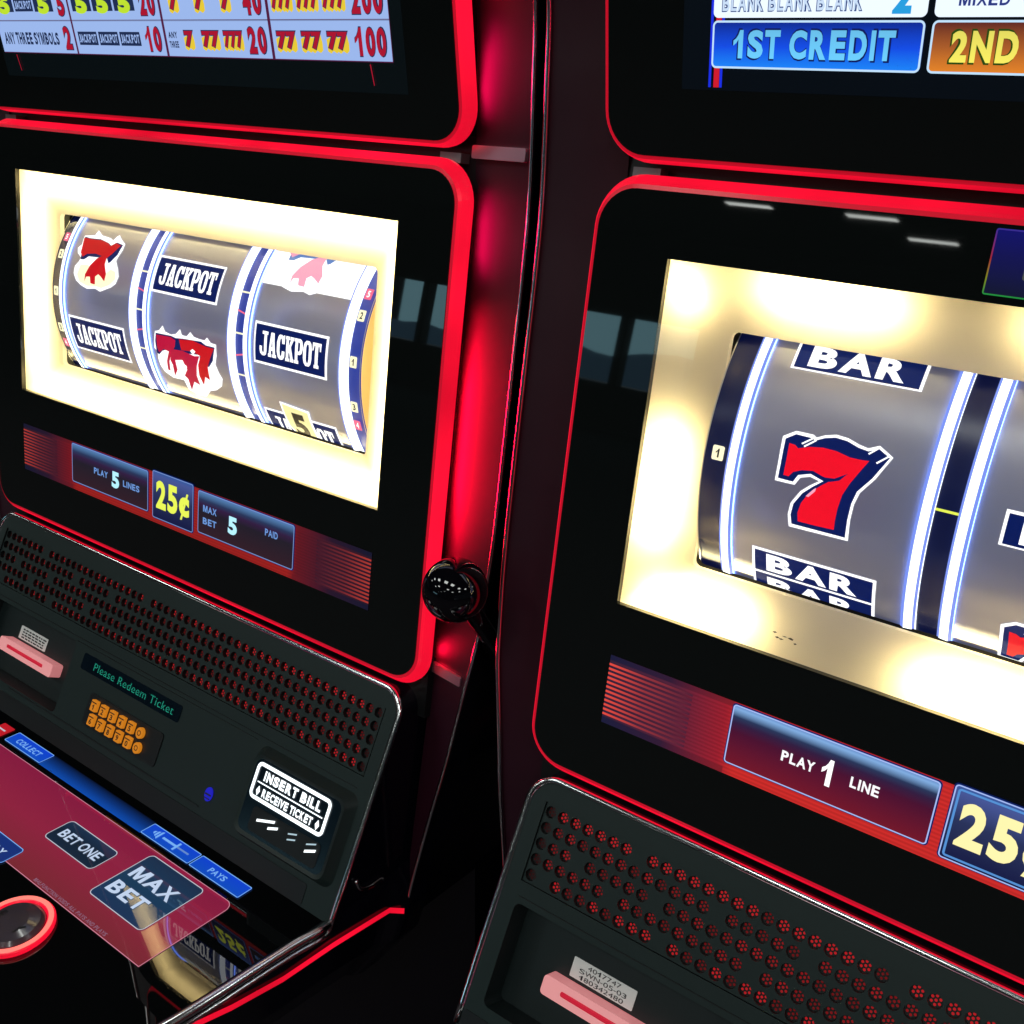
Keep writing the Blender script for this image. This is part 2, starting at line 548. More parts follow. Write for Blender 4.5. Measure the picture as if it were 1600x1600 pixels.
S7_R=[(-.1293,.0168),(-.1264,.0165),(-.1247,.0153),(-.1197,.0171),(-.1136,.0181),(-.1072,.0179),(-.1007,.0165),(-.0959,.0165),(-.0921,.0168),(-.095,.0112),(-.098,.0052),(-.1003,-.0008),(-.1012,-.0075),(-.1014,-.0132),(-.1013,-.018),(-.11,-.0184),(-.1185,-.0185),(-.1192,-.0143),(-.1182,-.0092),(-.1155,-.0038),(-.1105,.0012),(-.1059,.0049),(-.1105,.0053),(-.1154,.0068),(-.1207,.006),(-.1245,.0042),(-.1263,.0017),(-.1288,.0018),(-.1289,.0096)]
S7_D=[(-.1158,.0066),(-.1096,.0052),(-.1052,.0057),(-.0998,.0092),(-.1029,.0053),(-.107,.0037),(-.1102,.0042)]
S7_T=[[(-.1237,.018),(-.1184,.0221),(-.1179,.0215),(-.1232,.0174)],[(-.1224,.017),(-.1175,.021),(-.117,.0204),(-.1219,.0164)],[(-.0934,.02),(-.0893,.0239),(-.0887,.0234),(-.0928,.0195)],[(-.0891,.0168),(-.0847,.0208),(-.0842,.0202),(-.0885,.0163)]]
S7_H=[(-.1166,-.0054),(-.1136,-.0014),(-.1125,-.0004),(-.1126,-.0021),(-.1152,-.0055)]
F7_W=[(-.1409,.0496),(-.1288,.0514),(-.1275,.0559),(-.12,.0522),(-.1086,.0513),(-.1044,.0498),(-.102,.0537),(-.0999,.055),(-.0954,.0519),(-.0887,.0487),(-.0884,.0437),(-.0909,.0376),(-.0917,.0346),(-.0868,.0287),(-.0841,.0235),(-.0862,.0178),(-.0914,.0144),(-.0971,.0123),(-.1043,.0095),(-.1107,.0109),(-.1215,.0094),(-.1296,.0111),(-.1365,.0139),(-.1409,.0189),(-.141,.0245),(-.1371,.0288),(-.136,.0319),(-.1416,.0351),(-.1436,.0388),(-.14,.0422),(-.141,.0462)]
F7_Y=[(-.1337,.0264),(-.1246,.0276),(-.1152,.0231),(-.1037,.021),(-.0953,.0276),(-.0889,.0266),(-.0871,.0213),(-.0932,.016),(-.1032,.0123),(-.1095,.0129),(-.1218,.0117),(-.1316,.0136),(-.136,.0186)]
F7_N=[(-.1392,.0487),(-.1327,.0481),(-.1192,.0489),(-.107,.0469),(-.1037,.0453),(-.0984,.0487),(-.0901,.0475),(-.0919,.0394),(-.0976,.0329),(-.0998,.0317),(-.1037,.036),(-.1092,.0348),(-.1259,.0339),(-.1307,.0308),(-.1354,.0305),(-.136,.0358)]
F7_R=[(-.1395,.0476),(-.1261,.0476),(-.1171,.0482),(-.1067,.0464),(-.1041,.0447),(-.0986,.0479),(-.0919,.0468),(-.098,.0396),(-.1032,.0351),(-.1033,.0303),(-.0991,.0234),(-.0998,.0178),(-.1052,.0208),(-.1087,.0221),(-.1119,.0199),(-.1109,.014),(-.1167,.0142),(-.1186,.019),(-.1232,.0184),(-.1247,.0145),(-.1252,.02),(-.1213,.027),(-.1148,.0336),(-.1099,.0361),(-.1181,.037),(-.1284,.0357),(-.1332,.0327),(-.1371,.0356),(-.1377,.0405)]
T7_W=[(-.0372,-.0097),(-.0322,-.0084),(-.0277,-.0042),(-.0252,-.0082),(-.0183,-.0093),(-.0127,-.0079),(-.0077,-.0037),(-.0059,-.0077),(-.0005,-.0077),(.0037,-.004),(.0075,-.0068),(.0141,-.0074),(.0193,-.0074),(.022,-.0049),(.0258,-.0081),(.0315,-.0084),(.0312,-.0165),(.0285,-.0232),(.0307,-.0291),(.0332,-.0332),(.03,-.0396),(.0216,-.0449),(.0138,-.0472),(.0059,-.0538),(-.0033,-.0555),(-.0138,-.0524),(-.0145,-.0441),(-.0275,-.0448),(-.0356,-.0413),(-.0386,-.0359),(-.0387,-.031),(-.0372,-.0251),(-.0408,-.0229),(-.0389,-.0153)]
T7_N=[(-.036,-.0108),(-.0184,-.0102),(-.0131,-.011),(-.0048,-.0101),(.0153,-.0089),(.0203,-.0107),(.03,-.0107),(.0265,-.0209),(.0211,-.0264),(.0105,-.0265),(.0125,-.019),(-.0138,-.0219),(-.0218,-.0205),(-.031,-.0235),(-.0358,-.0272),(-.0383,-.0262),(-.0378,-.0169)]
T7_A=[(-.0354,-.012),(-.0186,-.0111),(-.0133,-.0128),(-.0149,-.0175),(-.0196,-.0229),(-.0249,-.0304),(-.0271,-.0386),(-.0297,-.0381),(-.028,-.031),(-.023,-.0226),(-.0291,-.0218),(-.0351,-.0252),(-.0363,-.0221)]
T7_B=[(-.009,-.0112),(.006,-.0096),(.0203,-.0115),(.0293,-.0117),(.0242,-.0195),(.0198,-.0266),(.0186,-.0371),(.0141,-.0352),(.0092,-.0431),(.0073,-.0356),(.0091,-.0268),(.0137,-.0197),(.0048,-.0177),(-.0076,-.019)]
T7_C=[(-.0189,-.02),(-.0063,-.0192),(.0067,-.0209),(.0123,-.0199),(.0074,-.028),(.0043,-.0362),(.0047,-.044),(-.0012,-.0423),(-.009,-.0513),(-.0077,-.0416),(-.0107,-.0392),(-.0053,-.0333),(-.0083,-.0264),(-.0171,-.028),(-.0174,-.0357),(-.0231,-.0418),(-.0216,-.0326),(-.0231,-.0291)]
T7_Dr=[[(-.0088,-.0316),(-.0053,-.0295),(-.0045,-.0312),(-.0082,-.0353)],[(.0028,-.0176),(.0058,-.0157),(.0089,-.017),(.0056,-.0202)]]
def shift(P, dx, dy=0.):
    return [(x + dx, y + dy) for x, y in P]

REELS = [(-.1575, -.0605), (-.0505, .0505), (.0605, .1575)]
HS = .00018                                  # thickness of one printed layer

def sym_jackpot(par, x0, y0, x1, y1):
    mb = MB(); cm = cylmap()
    poly(mb, cm, rrect(x0, y0, x1, y1), m_white, HS)
    w = .0017
    poly(mb, cm, rrect(x0 + w, y0 + w, x1 - w, y1 - w), m_navy, 2 * HS)
    dx, dy = (x1 - x0), (y1 - y0)
    slab_word(mb, cm, 'JACKPOT', x0 + .09 * dx, y0 + .22 * dy, x1 - .08 * dx, y1 - .20 * dy, m_white, 3 * HS)
    return mb.build('jackpot_symbol', par)

def sym_flame7(par, dx=0., dy=0., washed=False):
    mb = MB(); cm = cylmap()
    poly(mb, cm, shift(F7_W, dx, dy), m_white, 2 * HS)
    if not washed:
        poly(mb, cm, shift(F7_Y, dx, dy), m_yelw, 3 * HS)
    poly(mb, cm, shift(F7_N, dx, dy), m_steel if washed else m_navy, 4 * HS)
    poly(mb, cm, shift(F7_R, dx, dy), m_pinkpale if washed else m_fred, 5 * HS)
    return mb.build('flaming_seven_symbol', par)

def sym_triple7(par):
    mb = MB(); cm = cylmap()
    poly(mb, cm, T7_W, m_white, HS)
    poly(mb, cm, T7_N, m_navy, 2 * HS)
    poly(mb, cm, T7_A, m_fred2, 3 * HS)
    poly(mb, cm, T7_B, m_fred, 3.5 * HS)
    poly(mb, cm, T7_C, m_fred2, 4 * HS)
    for d in T7_Dr:
        poly(mb, cm, d, m_white, 5 * HS)
    return mb.build('triple_seven_symbol', par)

def sym_red7(par, dx=0., dy=0.):
    mb = MB(); cm = cylmap()
    poly(mb, cm, shift(S7_W, dx, dy), m_white, HS)
    poly(mb, cm, shift(S7_N, dx, dy), m_navy, 2 * HS)
    poly(mb, cm, shift(S7_R, dx, dy), m_sred, 3 * HS)
    poly(mb, cm, shift(S7_D, dx, dy), m_navy, 4 * HS)
    for t in S7_T:
        poly(mb, cm, shift(t, dx, dy), m_white, 4 * HS)
    poly(mb, cm, shift(S7_H, dx, dy), m_pinkpale, 4 * HS)
    return mb.build('red_seven_symbol', par)

def sym_bars(par, x0, y1, n, x1):
    """n stacked BAR plates, top edge at y1"""
    mb = MB(); cm = cylmap()
    hgt = .0155
    y0 = y1 - n * hgt
    poly(mb, cm, rrect(x0, y0, x1, y1), m_white, HS)
    for k in range(n):
        a, b = y1 - (k + 1) * hgt, y1 - k * hgt
        poly(mb, cm, rrect(x0 + .0014, a + .0008, x1 - .0014, b - (.0014 if k == 0 else .0006)), m_navy, 2 * HS)
        text(mb, cm, 'BAR', x0 + .0075, a + .0022, x1 - .0085, b - .0024, m_white, 3 * HS, bold=.045)
    return mb.build('bar_symbol', par)

def make_reel(par, k, right):
    x0, x1 = REELS[k]
    cm = cylmap()
    mb = MB()
    smax = 1.25 * RR
    N = 48
    for a, b, m, h in ((x0 + .0062, x1 - .0062, m_reel, 0.),):
        V, F = [], []
        for i in range(N + 1):
            s = -smax + 2 * smax * i / N
            V += [cm(a, s, h), cm(b, s, h)]
        for i in range(N):
            F.append((2 * i, 2 * i + 1, 2 * i + 3, 2 * i + 2))
        mb.add(V, F, m, smooth=True)
    reel = mb.build('reel', par)
    rim = MB()
    for a, sgn in ((x0, 1), (x1, -1)):
        prof = [(0, -.012), (0, .0010), (.0011, .0016), (.0050, .0018), (.0064, .0014), (.0068, -.002)]
        mats = [m_ringw, m_ringb if right else m_ringw, m_ringw, m_ringb, m_ringglow]
        for q in range(5):
            V, F = [], []
            for i in range(N + 1):
                s = -smax + 2 * smax * i / N
                for d, h in (prof[q], prof[q + 1]):
                    V.append(cm(a + sgn * d, s, h))
            for i in range(N):
                f = (2 * i, 2 * i + 1, 2 * i + 3, 2 * i + 2)
                F.append(f if sgn > 0 else tuple(reversed(f)))
            rim.add(V, F, mats[q], smooth=False)
    rim.build('light_rim', reel)
    return reel

def marker_strip(par, x0, x1, marks, lit, cap):
    """curved strip beside the reels that carries the payline numbers"""
    mb = MB(); cm = cylmap()
    N = 40; smax = .075
    V, F = [], []
    for i in range(N + 1):
        s = -smax + 2 * smax * i / N
        V += [cm(x0, s, -.001), cm(x1, s, -.001)]
    for i in range(N):
        F.append((2 * i, 2 * i + 1, 2 * i + 3, 2 * i + 2))
    mb.add(V, F, m_marker_l if lit else m_marker, smooth=True)
    # end walls
    for x in (x0, x1):
        V = [cm(x, -smax + 2 * smax * i / N, -.001) for i in range(N + 1)] + [cm(x, -smax + 2 * smax * i / N, -.045) for i in range(N + 1)]
        mb.add(V, [(i, i + 1, N + 2 + i, N + 1 + i) for i in range(N)], m_cap if x > 0 and x == x1 else m_marker)
    # thin pale outer line
    xa = x0 if x0 < 0 else x1 - .0006
    poly(mb, cm, rrect(xa, -smax, xa + .0006, smax), m_alu, 0.)
    o = mb.build('line_marker_strip', par)
    for s, t, kind in marks:
        k = MB()
        xc = (x0 + x1) / 2 + (.0014 if x0 < 0 else -.0008)
        poly(k, cm, rrect(xc - .0030, s - .0036, xc + .0030, s + .0036, .0008, 3), m_yelw if kind else m_pinktick, .0002)
        text(k, cm, t, xc - .0012, s - .0022, xc + .0012, s + .0022, m_ink if kind else m_white, .0004, bold=.03)
        k.build('line_number', o)
    return o

def window_led(par, segs, strength, name):
    m = emat('led_' + name, (1.0, .84, .40), strength)
    pm = pmap(F_MAIN)
    for x0, y0, x1, y1 in segs:
        mb = MB()
        box(mb, pm, x0, y0, x1, y1, -.0225, -.0205, m)
        mb.build('led_strip', par)

# ------------------------------------------------------------------ slabs (glass-fronted panels with a glowing edge)
def slab(par, name, F, y0, y1, hw, depth, hole=None, r=.0205, e=(.0042, .0054, .0062)):
    mb = MB(); pm = pmap(F)
    inner = rrect(-hw + .0014, y0 + .0014, hw - .0014, y1 - .0014, r - .0014, 10)
    if hole:
        plate_hole(mb, pm, inner, rrect(*hole), .0006, m_black)
        hp = rrect(*hole)
        ringwall(mb, pm, list(reversed(hp)), .0006, list(reversed(hp)), -.0028, m_black)
        plate_hole(mb, pm, rrect(-hw + .003, y0 + .003, hw - .003, y1 - .003, r - .003, 10), hp, -.0028, m_void)
        N = len(inner)
    else:
        poly(mb, pm, inner, m_black, .0006)
        poly(mb, pm, list(reversed(rrect(-hw + .003, y0 + .003, hw - .003, y1 - .003, r - .003, 10))), m_void, -depth)
    ringwall(mb, pm, list(reversed(inner)), .0006, list(reversed(inner)), 0, m_black)
    s = mb.build(name, par)
    rim = MB()
    o0 = rrect(-hw + .0014, y0 + .0014, hw - .0014, y1 - .0014, r - .0014, 10)
    es, et, eb = e
    def grown(f):
        return rrect(-hw - es * f, y0 - eb * f, hw + es * f, y1 + et * f, r + es * f, 10)
    prev, hp_ = o0, 0.
    for f, d in ((.12, .0003), (.45, .0020), (.78, .0048), (1., depth * .72), (1., depth)):
        cur = grown(f)
        ringwall(rim, pm, list(reversed(prev)), hp_, list(reversed(cur)), -d, m_red_lip if f < .2 else m_red_led)
        prev, hp_ = cur, -d
    o2 = rrect(-hw + .003, y0 + .003, hw - .003, y1 - .003, r - .003, 10)
    ringwall(rim, pm, list(reversed(prev)), -depth, list(reversed(o2)), -depth, m_dark)
    rim.build('light_rim', s)
    return s

HW = .2415
WIN = (-.2, -.175, .2, 0.)
WING = [(.50, .095), (.40, .0715), (.30, .047), (.20, .0225), (.115, .0009), (.078, -.0052), (.0429, -.0101), (.015, -.0130), (-.01, -.0140), (-.066, -.0140), (-.1257, -.0140), (-.18, -.0140), (-.2231, -.0135), (-.245, -.0135), (-.287, -.0135), (-.326, -.0135), (-.3788, -.0135), (-.4286, -.0135), (-.46, -.0135), (-.47, -.0135)]
WHW = [.2815] * 11 + [.281, .2785, .2767, .2701, .2642, .2538, .2449, .2403, .239]

def make_cabinet(par):
    mb = MB()
    for sg in (1, -1):
        st = smooth_pts([(y, z, w) for (y, z), w in zip(WING, WHW)], 3)
        for q in range(4):
            V, F = [], []
            for y, z, w in st:
                dp = .0072 * max(0., min(1., (w - .2380) / .03))
                ring = [(.238, z - dp), (w, z), (w, -.40), (.238, -.40)]
                a, b = ring[q], ring[(q + 1) % 4]
                V += [L(sg * a[0], y, a[1]), L(sg * b[0], y, b[1])]
            for i in range(len(st) - 1):
                f = (2 * i, 2 * i + 2, 2 * i + 3, 2 * i + 1)
                F.append(f if sg > 0 else tuple(reversed(f)))
            mb.add(V, F, m_wing if q == 0 else (m_body if q < 3 else m_void), smooth=(q == 0))
        n = len(st)
        for e in (0, n - 1):
            y, z, w = st[e]
            f = [(sg * .238, z - .006), (sg * w, z), (sg * w, -.40), (sg * .238, -.40)]
            mb.add([L(a, y, b) for a, b in f], [(0, 1, 2, 3)], m_body)
    pm = pmap(F_MAIN)
    for sg in (1, -1):
        box(mb, pm, *((.186, -.46, .2379, .50) if sg > 0 else (-.2379, -.46, -.186, .50)), -.399, -.0300, m_void)
    box(mb, pm, -.185, -.46, .185, .50, -.40, -.25, m_void)
    box(mb, pm, -.185, .455, .185, .497, -.25, .05, m_body)
    # cross bars behind the joints between the panels
    box(mb, pm, -.2405, .020, .2405, .050, -.030, -.0190, m_dark)
    box(mb, pm, -.2405, -.31, .2405, -.268, -.030, -.0142, m_dark)
    # base cabinet down to the floor
    box(mb, upright, -.240, .02, .240, .40, 0.03, .835, m_body)
    box(mb, upright, -.225, .05, .225, .38, -.0025, .03, m_dark)
    for sg in (1,):          # hidden red strips added on this side to redden the wing
        for ya, yb, mm in ((-.207, -.040, m_red_wash), (-.2700, -.2560, m_red_wash2), (.056, .108, m_red_wash3), (-.030, .022, m_red_wash3), (.112, .20, m_red_wash2)):
            e = MB()
            x = sg * .2392
            n = 12
            V = []
            for i in range(n + 1):
                y = ya + (yb - ya) * i / n
                zt = -.0100 if y < .04 else -.0024 + (y - .04) * .265 - .0100
                tp = min(1., 3.2 * min(i, n - i) / n)
                V += [L(x, y, zt - .0005), L(x, y, zt - .0005 - .0062 * max(.03, tp))]
            F = [(2 * i, 2 * i + 1, 2 * i + 3, 2 * i + 2) for i in range(n)]
            e.add(V, F if sg > 0 else [tuple(reversed(f)) for f in F], mm)
            e.build('added_glow_strip', par)
    return mb.build('cabinet', par)

def make_trim(par):
    for sg in (1, -1):
        mb = MB()
        st = smooth_pts([(sg * (w + .0006), y, z + .0018) for (y, z), w in zip(WING, WHW)], 4)
        tube(mb, [L(*p) for p in st], .0014, m_chrome, 8)
        mb.build('chrome_edge', par)
    pm = pmap(F_MAIN)
    for y0, y1 in ((.0382, .0452), (-.2772, -.2706)):
        for sg in (1,):
            mb = MB()
            a, b = sorted((sg * .2375, sg * (.2785 if y0 > 0 else .2668)))
            z0 = -.0093 if y0 > 0 else -.0132
            P = rrect(a, y0, b, y1, .0012, 3)
            fm = lambda x, y, h, z0=z0: L(x, y, z0 + h + .0015 - .16 * max(0., .2785 - abs(x)))
            prism(mb, fm, P, -.0030, .0003, m_band, cap0=True)
            mb.build('trim_band', par)
    # small metal hinge blocks in the joint between the two glass panels
    for sg in (1, -1):
        mb = MB()
        a, b = sorted((sg * .212, sg * .237))
        box(mb, pm, a + .006, .0350, b - .004, .0402, -.0185, -.0105, m_hinge)
        mb.build('hinge_block', par)

# ------------------------------------------------------------------ displays
def info_display(par, right):
    pm = pmap(F_MAIN, .0006)
    mb = MB()
    x0, x1, y0, y1 = -.1987, .1987, -.2432, -.2037
    k = 1.0 if right else .62
    bgm = ramp_mat('info_bg_%d' % right, 0, x0, x1, [(0, (.03, .012, .035)), (.10, (.075, .012, .035)), (.17, (.30 , .010, .022)), (.19, (.55, .02, .018)), (.81, (.55, .02, .018)), (.83, (.22, .010, .022)), (.9, (.075, .012, .035)), (1, (.03, .012, .035))], 1.15 if right else .6, stripes=(.0021, .25))
    poly(mb, pm, rrect(x0, y0, x1, y1), m_void, .0002)
    poly(mb, pm, rrect(x0, y0, x1, y1), bgm, .0004)
    for sgn in (-1, 1):
        q = .8 if right else .5
        fade = ramp_mat('info_shade_%d_%d' % (right, sgn), 0, sgn * .1987, sgn * .128, [(0, (.010 * q, .011 * q, .050 * q)), (.5, (.035 * q, .010 * q, .040 * q)), (1, (.28 * q, .012 * q, .022 * q))], 1.0)
        a, b = sorted((sgn * .1987, sgn * .128))
        poly(mb, pm, rrect(a, y1 - .0028, b, y1), fade, .0005)
        poly(mb, pm, rrect(a, y0, b, y0 + .0035), fade, .0005)
    sm = {}
    for sgn in (-1, 1):
        stops = [(0, (.80, .07, .05)), (.45, (.30, .03, .04)), (1, (.075, .012, .035))]
        m = ramp_mat('info_stripe_%d_%d' % (right, sgn), 0, sgn * .1987, sgn * .150, stops, 1.0 if right else .55)
        for i in range(12):
            y = y0 + .0048 + i * .00262
            a, b = sorted((sgn * .1987, sgn * .150))
            poly(mb, pm, rrect(a, y, b, y + .00125), m, .0006)
    disp = mb.build('info_display', par)
    ln = emat('info_line_%d' % right, (.42, .55, 1.0) if right else (.25, .40, .85), .95 if right else .75)
    bx = ramp_mat('info_box_%d' % right, 1, -.2368, -.2043, [(0, (.17, .006, .020) if right else (.030, .010, .018)), (.55, (.065, .003, .028) if right else (.014, .010, .020)), (.70, (.030, .010, .05)), (.80, (.02, .035, .10)), (.93, (.22, .42, .75) if right else (.07, .17, .36)), (1, (.10, .2, .5))], 1.0)
    bd = ramp_mat('info_coin_%d' % right, 1, -.2395, -.202, [(0, (.004, .006, .05)), (.55, (.02, .03, .10)), (.9, (.06, .09, .30)), (1, (.03, .10, .35))], 1.0)
    wt = emat('info_text_%d' % right, (.95, .96, 1.0) if right else (.16, .33, .75), 1.1 if right else .95)
    num = m_white if right else m_cyan
    def panel(x0, y0, x1, y1, m):
        p = MB()
        poly(p, pm, rrect(x0 - .0006, y0 - .0006, x1 + .0006, y1 + .0006, .002), m_navy, .0008)
        poly(p, pm, rrect(x0, y0, x1, y1, .0018), m, .0010)
        border(p, pm, x0, y0, x1, y1, .0018, .0006, ln, .0012)
        return p
    h = .0014
    p = panel(-.128, -.2365, -.0293, -.2045, bx)
    if right:
        text(p, pm, 'PLAY', -.1003, -.2237, -.0838, -.2182, wt, h, .03)
        text(p, pm, '1', -.0805, -.2276, -.0742, -.2138, num, h, .05)
        text(p, pm, 'LINE', -.0668, -.2233, -.0535, -.2178, wt, h, .03)
    else:
        text(p, pm, 'PLAY', -.0978, -.2228, -.0796, -.2178, wt, h, .03)
        text(p, pm, '5', -.0745, -.2283, -.0650, -.2150, num, h, .05)
        text(p, pm, 'LINES', -.0600, -.2243, -.0395, -.2193, wt, h, .03)
    p.build('play_box', disp)
    p = panel(-.0237, -.2390, .0237, -.2022, bd)
    text(p, pm, '25¢', -.0190, -.2305, .0195, -.2085, m_yel if right else m_yelg, h, .045)
    if right:
        border(p, pm, -.0222, -.2375, .0222, -.2037, .0015, .0010, emat('coin_glow', (.10, .32, .75), .9), .0013)
    p.build('coin_box', disp)
    p = panel(.0293, -.2365, .129, -.2045, bx)
    text(p, pm, 'MAX', .0352, -.2192, .0500, -.2142, wt, h, .03)
    text(p, pm, 'BET', .0352, -.2285, .0500, -.2235, wt, h, .03)
    text(p, pm, '5' if not right else '2', .0625, -.2283, .0720, -.2150, num, h, .05)
    text(p, pm, 'PAID', .1008, -.2190, .1135, -.2140, wt, h, .03)
    p.build('bet_box', disp)
    return disp

def surround(par, right):
    """frosted, LED-lit board round the reels, recessed behind the glass"""
    pm = pmap(F_MAIN)
    mb = MB()
    A = rrect(-.2025, -.1775, .2025, .0025, .002, 4)
    B = rrect(-.188, -.1640, .188, -.0130, .004, 4)
    Cc = rrect(-.170, -.1498, .170, -.0299, .0035, 4)
    D = rrect(-.170, -.1498, .170, -.0299, .0035, 4)
    ringwall(mb, pm, list(reversed(A)), -.0032, list(reversed(B)), -.0110, m_board)
    ringwall(mb, pm, list(reversed(B)), -.0110, list(reversed(Cc)), -.0180, m_board)
    ringwall(mb, pm, list(reversed(Cc)), -.0180, list(reversed(D)), -.0215, m_board)
    s = mb.build('backlit_surround', par)
    hb = MB()  # unseen dark box added to keep LED light from leaking onto the wings
    O = rrect(-.214, -.189, .214, .014)
    ringwall(hb, pm, O, -.0030, O, -.0262, m_void)
    plate_hole(hb, pm, O, list(Cc), -.0262, m_void)
    hb.build('led_light_shield', s)
    if right:
        sm = MB()
        random.seed(11)
        for i in range(7):
            cx, w = -.1185 + i * .0019 + random.uniform(-.0006, .0006), random.uniform(.0006, .0016)
            cy, hgt = -.1672 + random.uniform(-.0012, .0012), random.uniform(.0002, .0006)
            poly(sm, lambda x, y, h: pm(x, y, -.0100 + (-.1664 - y) * .57 + .0012), [(cx - w, cy), (cx, cy - hgt), (cx + w, cy + hgt * .3), (cx, cy + hgt)], m_smudge)
        sm.build('scuff_mark', s)
        segs = [(-.199, -.020, -.192, .000), (-.152, -.006, -.095, .001), (-.035, -.006, .02, .001), (.09, -.006, .13, .001), (.190, -.010, .199, .0),
                (-.199, -.138, -.191, -.082), (.192, -.12, .199, -.05),
                (-.192, -.176, -.135, -.167), (-.050, -.176, .03, -.167), (.10, -.176, .16, -.167)]
        window_led(s, segs, 80, 'right')
    else:
        segs = [(-.198, -.007, .198, .001), (-.198, -.176, .198, -.168), (-.199, -.16, -.192, -.012), (.192, -.16, .199, -.012)]
        window_led(s, segs, 46, 'left')
    return s

def reels(par, right):
    R = [make_reel(par, k, right) for k in range(3)]
    cm = cylmap()
    if right:
        sym_red7(R[0])
        sym_bars(R[0], -.1402, -.0388, 2, -.0793)
        sym_bars(R[0], -.1398, .0515 + .0155, 1, -.0795)
        sym_bars(R[1], -.0330, .0103, 1, .030)
        sym_red7(R[1], .1080, -.0620)
        sym_red7(R[1], .1080, .0600)
        sym_red7(R[2], .2170, .0)
        sym_bars(R[2], .078, -.0403, 2, .139)
        one = [(.0045, '1', 1)]
    else:
        sym_flame7(R[0])
        sym_jackpot(R[0], -.1480, -.0422, -.0757, -.0140)
        sym_jackpot(R[1], -.0437, .0185, .0295, .0459)
        sym_triple7(R[1])
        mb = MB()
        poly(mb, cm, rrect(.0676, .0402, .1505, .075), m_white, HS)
        mb.build('washout_patch', R[2])  # bright wash-out over the reel top put into colour, with a paled seven
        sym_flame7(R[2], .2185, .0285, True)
        sym_jackpot(R[2], .0706, -.0135, .1402, .0147)
        sym_jackpot(R[2], .0706, -.0745, .1408, -.0472)
        mb = MB()
        poly(mb, cm, [(.0904, -.038), (.1186, -.040), (.1183, -.0475), (.1195, -.067), (.0985, -.068), (.0915, -.058)], m_white, 4 * HS)
        poly(mb, cm, [(.0924, -.0395), (.1168, -.0415), (.1165, -.0475), (.1172, -.0660), (.1000, -.066), (.0932, -.0575)], m_yel, 5 * HS)
        text(mb, cm, '5', .0985, -.0655, .1120, -.0445, m_ink, 6 * HS, .05)
        mb.build('five_badge', R[2])
        one = None
    lm = [(.0460, '5', 0), (.0318, '2', 1), (.0025, '1', 1), (-.0268, '3', 1), (-.0400, '4', 0)]
    marker_strip(par, -.1700, -.1583, one or lm, not right and False, False)
    marker_strip(par, .1583, .1692, one or lm, not right, True)
    # dark dividers between the reels, with payline ticks
    for xa, xb in ((-.0605, -.0505), (.0505, .0605)):
        mb = MB()
        N = 40; smax = .09
        V, F = [], []
        for i in range(N + 1):
            s = -smax + 2 * smax * i / N
            V += [cm(xa, s, -.0010), cm(xb, s, -.0010)]
        for i in range(N):
            F.append((2 * i, 2 * i + 1, 2 * i + 3, 2 * i + 2))
        mb.add(V, F, m_marker if right else m_marker_l, smooth=True)
        ticks = [(.0030, m_yelg, 0)] if right else [(.0317, m_yelw, 0), (.0178, m_pinktick, -1), (.0033, m_yelw, 0), (-.0115, m_pinktick, 1), (-.0262, m_yelw, 0)]
        for s, m, tilt in ticks:
            e = .0011 * tilt
            a, b = (xa, xb)
            poly(mb, cm, [(a, s - e - .0006), (b, s + e - .0006), (b, s + e + .0006), (a, s - e + .0006)], m, -.0007)
        mb.build('reel_divider', par)

